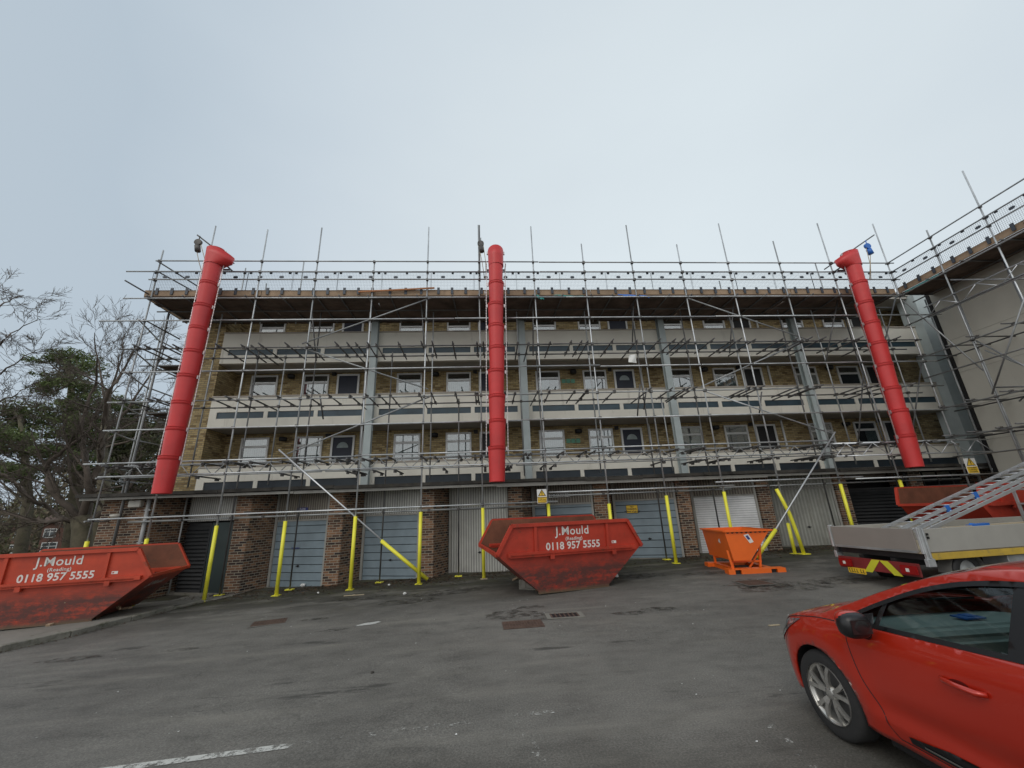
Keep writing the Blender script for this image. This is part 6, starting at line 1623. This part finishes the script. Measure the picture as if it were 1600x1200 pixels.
# bare tree rising behind it, fine crown against the sky
rng = random.Random(8); Y0 = 27.0; base = at(165, 850, Y0); base.z = gz(base.x, base.y)-0.1
tr_ = MB().tube([base, at(163, 780, Y0), at(160, 700, Y0), at(168, 640, Y0)], [0.42, 0.34, 0.26, 0.20], 12); cr_ = MB()
for pts in ([(168, 650), (160, 600), (150, 550), (148, 520)], [(168, 650), (176, 600), (190, 560), (196, 520)], [(168, 670), (200, 640), (225, 600), (252, 560), (262, 530)], [(166, 690), (190, 670), (222, 650), (258, 615)], [(164, 700), (200, 690), (240, 670), (270, 655)]):
    limb_px(cr_, pts, Y0, 0.085, 0.02, rng, 3, 1.5, 1, up=0.25, minr=0.010, spread=0.5)
tree_obj('bare_tree', base, 'slender bare tree with a fine spreading crown behind the left end scaffold', 'tree', None, tr_, cr_)
# bare tree mostly outside the frame at the left edge
rng = random.Random(15); Y0 = 17.0; base = at(-60, 850, Y0); base.z = gz(base.x, base.y)-0.1
tr_ = MB().tube([base, at(-58, 750, Y0), at(-50, 650, Y0), at(-45, 560, Y0)], [0.35, 0.28, 0.2, 0.14], 12); cr_ = MB()
for pts in ([(-50, 620), (-20, 560), (5, 532), (30, 515), (58, 500)], [(-50, 600), (-25, 530), (0, 478), (20, 466), (38, 462)], [(-50, 650), (-20, 600), (10, 575), (35, 560), (55, 548)], [(-52, 680), (-20, 640), (8, 622), (32, 610), (52, 600)], [(-55, 700), (-25, 670), (0, 655), (30, 650)], [(-46, 570), (-25, 500), (-5, 455)]):
    limb_px(cr_, pts, Y0, 0.045, 0.012, rng, 3, 0.85, 1, up=0.10, jit=0.8, minr=0.007, spread=0.5)
tree_obj('bare_tree', base, 'bare tree reaching in from the left edge of the picture above the left skip', 'tree', None, tr_, cr_)
# pines: flat layered pads of needles
def pine(label, trunk_pts, Y0, r0, pads, seed, mat='needle', tuft=0.22, dens=1.0, name='pine_tree', group='evergreens beyond the car park'):
    rng = random.Random(seed); base = at(trunk_pts[0][0], trunk_pts[0][1], Y0); base.z = gz(base.x, base.y)-0.1
    P = [base]+[at(x, y, Y0) for x, y in trunk_pts[1:]]; tr_ = MB().tube(P, [r0*(1-0.75*i/(len(P)-1)) for i in range(len(P))], 10)
    lo, cr_ = MB(), MB()
    root = empty(name, base, 0, label, 'tree', group)
    for (px, py, w_, h_) in pads:
        c = at(px, py, Y0+rng.uniform(-1.6, 1.6)); s = Y0/28.0
        q = min(P, key=lambda t: abs(t.z-(c.z-0.8))); lo.tube([q, q.lerp(c, 0.5)+Vector((0, 0, -0.1)), c+Vector((0, 0, -0.15))], [0.09, 0.06, 0.03], 5, False)
        lobes = [(c+Vector((rng.uniform(-1, 1)*w_*0.6, rng.uniform(-1, 1)*w_*0.6, rng.uniform(-1, 1)*h_*0.6)), rng.uniform(0.35, 0.6)*w_, rng.uniform(0.5, 0.85)*h_) for _ in range(7)]
        for _ in range(int(900*dens*w_*max(h_, 0.5))):
            cc, ww, hh_ = rng.choice(lobes)
            t = rng.uniform(0, 6.283); u = rng.random()**0.5; v = rng.uniform(-1, 1)
            p = cc+Vector((math.cos(t)*u*ww, math.sin(t)*u*ww, v*hh_*math.sqrt(max(0.05, 1-u*u))))
            s_ = tuft*0.85*rng.uniform(.5, 1.2)
            for _q in range(2):
                e1 = Vector((rng.gauss(0, 1), rng.gauss(0, 1), rng.gauss(0.3, .5))).normalized()*s_; e2 = Vector((rng.gauss(0, 1), rng.gauss(0, 1), rng.gauss(0, 1))).normalized()*s_*0.30
                cr_.poly([p-e2, p+e2, p+e1])
    shift(tr_, base).build('trunk', M['bark'], root); shift(lo, base).build('limbs', M['bark'], root); shift(cr_, base).build('foliage', M[mat], root)
    return root
rg = random.Random(2)
pads = [(98, 556, 1.5, .45), (120, 562, 1.6, .5), (78, 564, 1.2, .35), (133, 578, 1.4, .5), (112, 585, 1.2, .35), (82, 592, 1.3, .4), (138, 602, 1.6, .6), (70, 602, .9, .3), (118, 612, 1.6, .5), (78, 612, 1.1, .35), (142, 628, 1.9, .7), (120, 632, 1.6, .6), (100, 645, 1.6, .5), (150, 652, 1.9, .6), (124, 660, 2.0, .6), (88, 655, 1.5, .4), (108, 678, 1.9, .5), (140, 682, 2.0, .6), (160, 675, 1.6, .6), (98, 700, 1.3, .4), (130, 712, 1.5, .4), (158, 700, 1.7, .5), (85, 730, 1.4, .35), (150, 735, 1.5, .4)]
pine('tall dark layered pine standing left of the slender bare tree', [(118, 860), (120, 760), (108, 660), (112, 600), (108, 556)], 30.0, 0.42, pads, 3)
pads = [(20, 640, 1.7, .5), (38, 648, 1.4, .4), (8, 660, 2.0, .6), (50, 662, 1.5, .4), (25, 682, 2.1, .6), (62, 680, 1.5, .4), (5, 705, 2.0, .6), (40, 708, 2.0, .5), (70, 702, 1.2, .4), (18, 735, 1.8, .5), (45, 732, 1.3, .35), (-10, 680, 2, .6), (-8, 740, 2, .6)]
pine('broad low pine at the left edge with gaps of sky below its pads', [(42, 860), (44, 790), (38, 700), (30, 650)], 27.0, 0.34, pads, 5)
pads = [(205, 640, 1.8, .9), (225, 650, 1.9, .9), (190, 665, 1.9, 1.), (240, 668, 1.7, .9), (210, 680, 2.2, 1.1), (182, 700, 2.0, 1.1), (230, 705, 2.2, 1.1), (205, 725, 2.2, 1.1), (180, 745, 2.0, 1.), (225, 745, 2.0, 1.), (250, 700, 1.6, .9), (195, 775, 2.0, 1.), (225, 790, 1.8, .9), (180, 800, 1.8, .9), (248, 745, 1.4, .8)]
pine('olive ivy-clad evergreen filling the gap beside the end wall of the flats', [(205, 860), (206, 780), (208, 700), (210, 650)], 33.0, 0.3, pads, 9, 'ivy', 0.26, 0.75, name='evergreen_tree')
pads = [(60, 770, 1.8, .8), (90, 780, 1.8, .8), (20, 785, 1.6, .7), (150, 770, 1.8, .9), (-10, 800, 1.6, .8)]
# distant wood: trunks one can tell apart, then the mass of scrub
rng = random.Random(33)
for k, (px, Yd, w_) in enumerate(((54, 46, .22), (108, 44, .25), (150, 36, .2), (171, 42, .24), (186, 38, .18), (200, 44, .22), (214, 36, .2), (30, 50, .2), (8, 44, .25))):
    b = at(px, 850, Yd); b.z = gz(b.x, b.y)-0.2; t_ = b+Vector((rng.uniform(-.6, .6), 0, 8.5+rng.uniform(-2, 2))); cr_ = MB(); tr_ = MB().tube([b, b.lerp(t_, .5)+Vector((rng.uniform(-.15, .15), 0, 0)), t_], [w_, w_*.8, w_*.45], 7)
    for q in range(7):
        s = b.lerp(t_, 0.35+0.09*q); grow(cr_, s, Vector((rng.gauss(0, 1), rng.gauss(0, 1), 0.7)), 2.6, 0.06, 2, rng, 0.3, 0.5, 0.02)
    side = ('leftmost', 'second from the left', 'third from the left', 'fourth from the left', 'fifth from the left', 'fourth from the right', 'third from the right', 'second from the right', 'rightmost')
    order = sorted((8, 30, 54, 108, 150, 171, 186, 200, 214)).index(px)
    tree_obj('woodland_tree', b, 'bare wood trunk far behind the left skip, %s in its row' % side[order], 'tree', 'thin trees in the wood', tr_, cr_)
mb = MB(); rng = random.Random(40)
for _ in range(24000):
    px = rng.uniform(-60, 300); Yd = rng.uniform(36, 62)
    f = rng.random()**1.15; lim = 700+22*math.sin(px*0.05)+14*math.sin(px*0.13+1)
    if px < 110: lim += 70*smooth(115, 80, px)
    py = 872-(872-lim)*f
    p = at(px, py, Yd); s = rng.uniform(.12, .34); mb.cur = 1 if rng.random() < 0.38 else 0
    if p.z < gz(p.x, p.y)-1: continue
    if p.x > -12.5 or (58 < px < 101 and py > 808) or (14 < px < 50 and py > 822 and rng.random() < 0.8): continue
    e1 = Vector((rng.gauss(0, 1), rng.gauss(0, 1), rng.gauss(0.2, 1))).normalized()*s*1.3; e2 = Vector((rng.gauss(0, 1), rng.gauss(0, 1), rng.gauss(0, 1))).normalized()*s*0.45
    mb.poly([p-e2, p+e1, p+e2])
tag(mb.build('woodland', [M['scrub'], M['ivy']]), 'brown and olive winter woodland massed beyond the left skip', 'woodland', kind='stuff')
mb = MB()
for _ in range(2600):
    px = rng.uniform(-60, 232); Yd = rng.uniform(19.5, 28); p = at(px, 850, Yd); p.z = gz(p.x, p.y)+rng.random()**2*1.5; s = rng.uniform(.05, .16); mb.cur = rng.randrange(2)
    if p.x > -12.6: continue
    e1 = Vector((rng.gauss(0, 1), rng.gauss(0, 1), abs(rng.gauss(0.5, 1)))).normalized()*s*2; e2 = Vector((rng.gauss(0, 1), rng.gauss(0, 1), 0)).normalized()*s*0.3; mb.poly([p-e2, p+e1, p+e2])
tag(mb.build('undergrowth', [M['scrub'], M['ivy']]), 'low brown undergrowth around the foot of the trees', 'undergrowth', kind='stuff')
# brick houses beyond the trees
def house(px0, px1, Yd, eave_px, label, wins, ridge=2.6):
    a, b = at(px0, 850, Yd), at(px1, 850, Yd); z0 = gz((a.x+b.x)/2, Yd)-0.5; ze = at(px0, eave_px, Yd).z
    o = Vector(((a.x+b.x)/2, Yd, z0)); root = empty('brick_house', o, 0, label, 'house', 'houses beyond the trees'); w_ = (b.x-a.x)/2
    MB().box(-w_, w_, 0, 8, 0, ze-z0).build('wall', M['housebrick'], root)
    mb = MB(); e = 0.4; h = ze-z0
    mb.quad((-w_-e, -e, h-.05), (w_+e, -e, h-.05), (w_+e, 4, h+ridge), (-w_-e, 4, h+ridge)).quad((w_+e, 8+e, h-.05), (-w_-e, 8+e, h-.05), (-w_-e, 4, h+ridge), (w_+e, 4, h+ridge))
    mb.poly([(-w_, 0, h), (-w_, 4, h+ridge-.2), (-w_, 8, h)]).poly([(w_, 0, h), (w_, 8, h), (w_, 4, h+ridge-.2)])
    rf_ = mb.build('roof', M['tile'], root)
    MB().box(w_*0.4, w_*0.4+0.8, 3.6, 4.4, h+ridge-0.6, h+ridge+1.1).build('chimney', M['housebrick'], rf_)
    for (wx, wy, ww, wh) in wins:
        c = at(wx, wy, Yd); x, z = c.x-o.x, c.z-o.z; f = MB(); t = .09
        f.box(x-ww/2, x+ww/2, -.06, -.005, z+wh/2-t, z+wh/2).box(x-ww/2, x+ww/2, -.06, -.005, z-wh/2, z-wh/2+t).box(x-ww/2, x-ww/2+t, -.06, -.005, z-wh/2+t, z+wh/2-t).box(x+ww/2-t, x+ww/2, -.06, -.005, z-wh/2+t, z+wh/2-t)
        f.box(x-.04, x+.04, -.06, -.005, z-wh/2+t, z+wh/2-t).box(x-ww/2+t, x+ww/2-t, -.058, -.006, z+wh*.12, z+wh*.12+.07); fo = f.build('window', M['upvc'], root)
        MB().box(x-ww/2+t, x+ww/2-t, -.03, -.004, z-wh/2+t, z+wh/2-t).build('pane', M['winglass'], fo)
    return root
house(56, 104, 66, 818, 'red brick house with two white windows seen between the trees above the left skip', [(78.5, 833, 1.7, 1.25), (76, 856, 2.1, 1.5)])
house(6, 50, 70, 822, 'dull brick house with a faint pale window at the left edge behind bare branches', [(33, 836, 2.0, 1.1), (15, 858, 1.6, 1.2)])
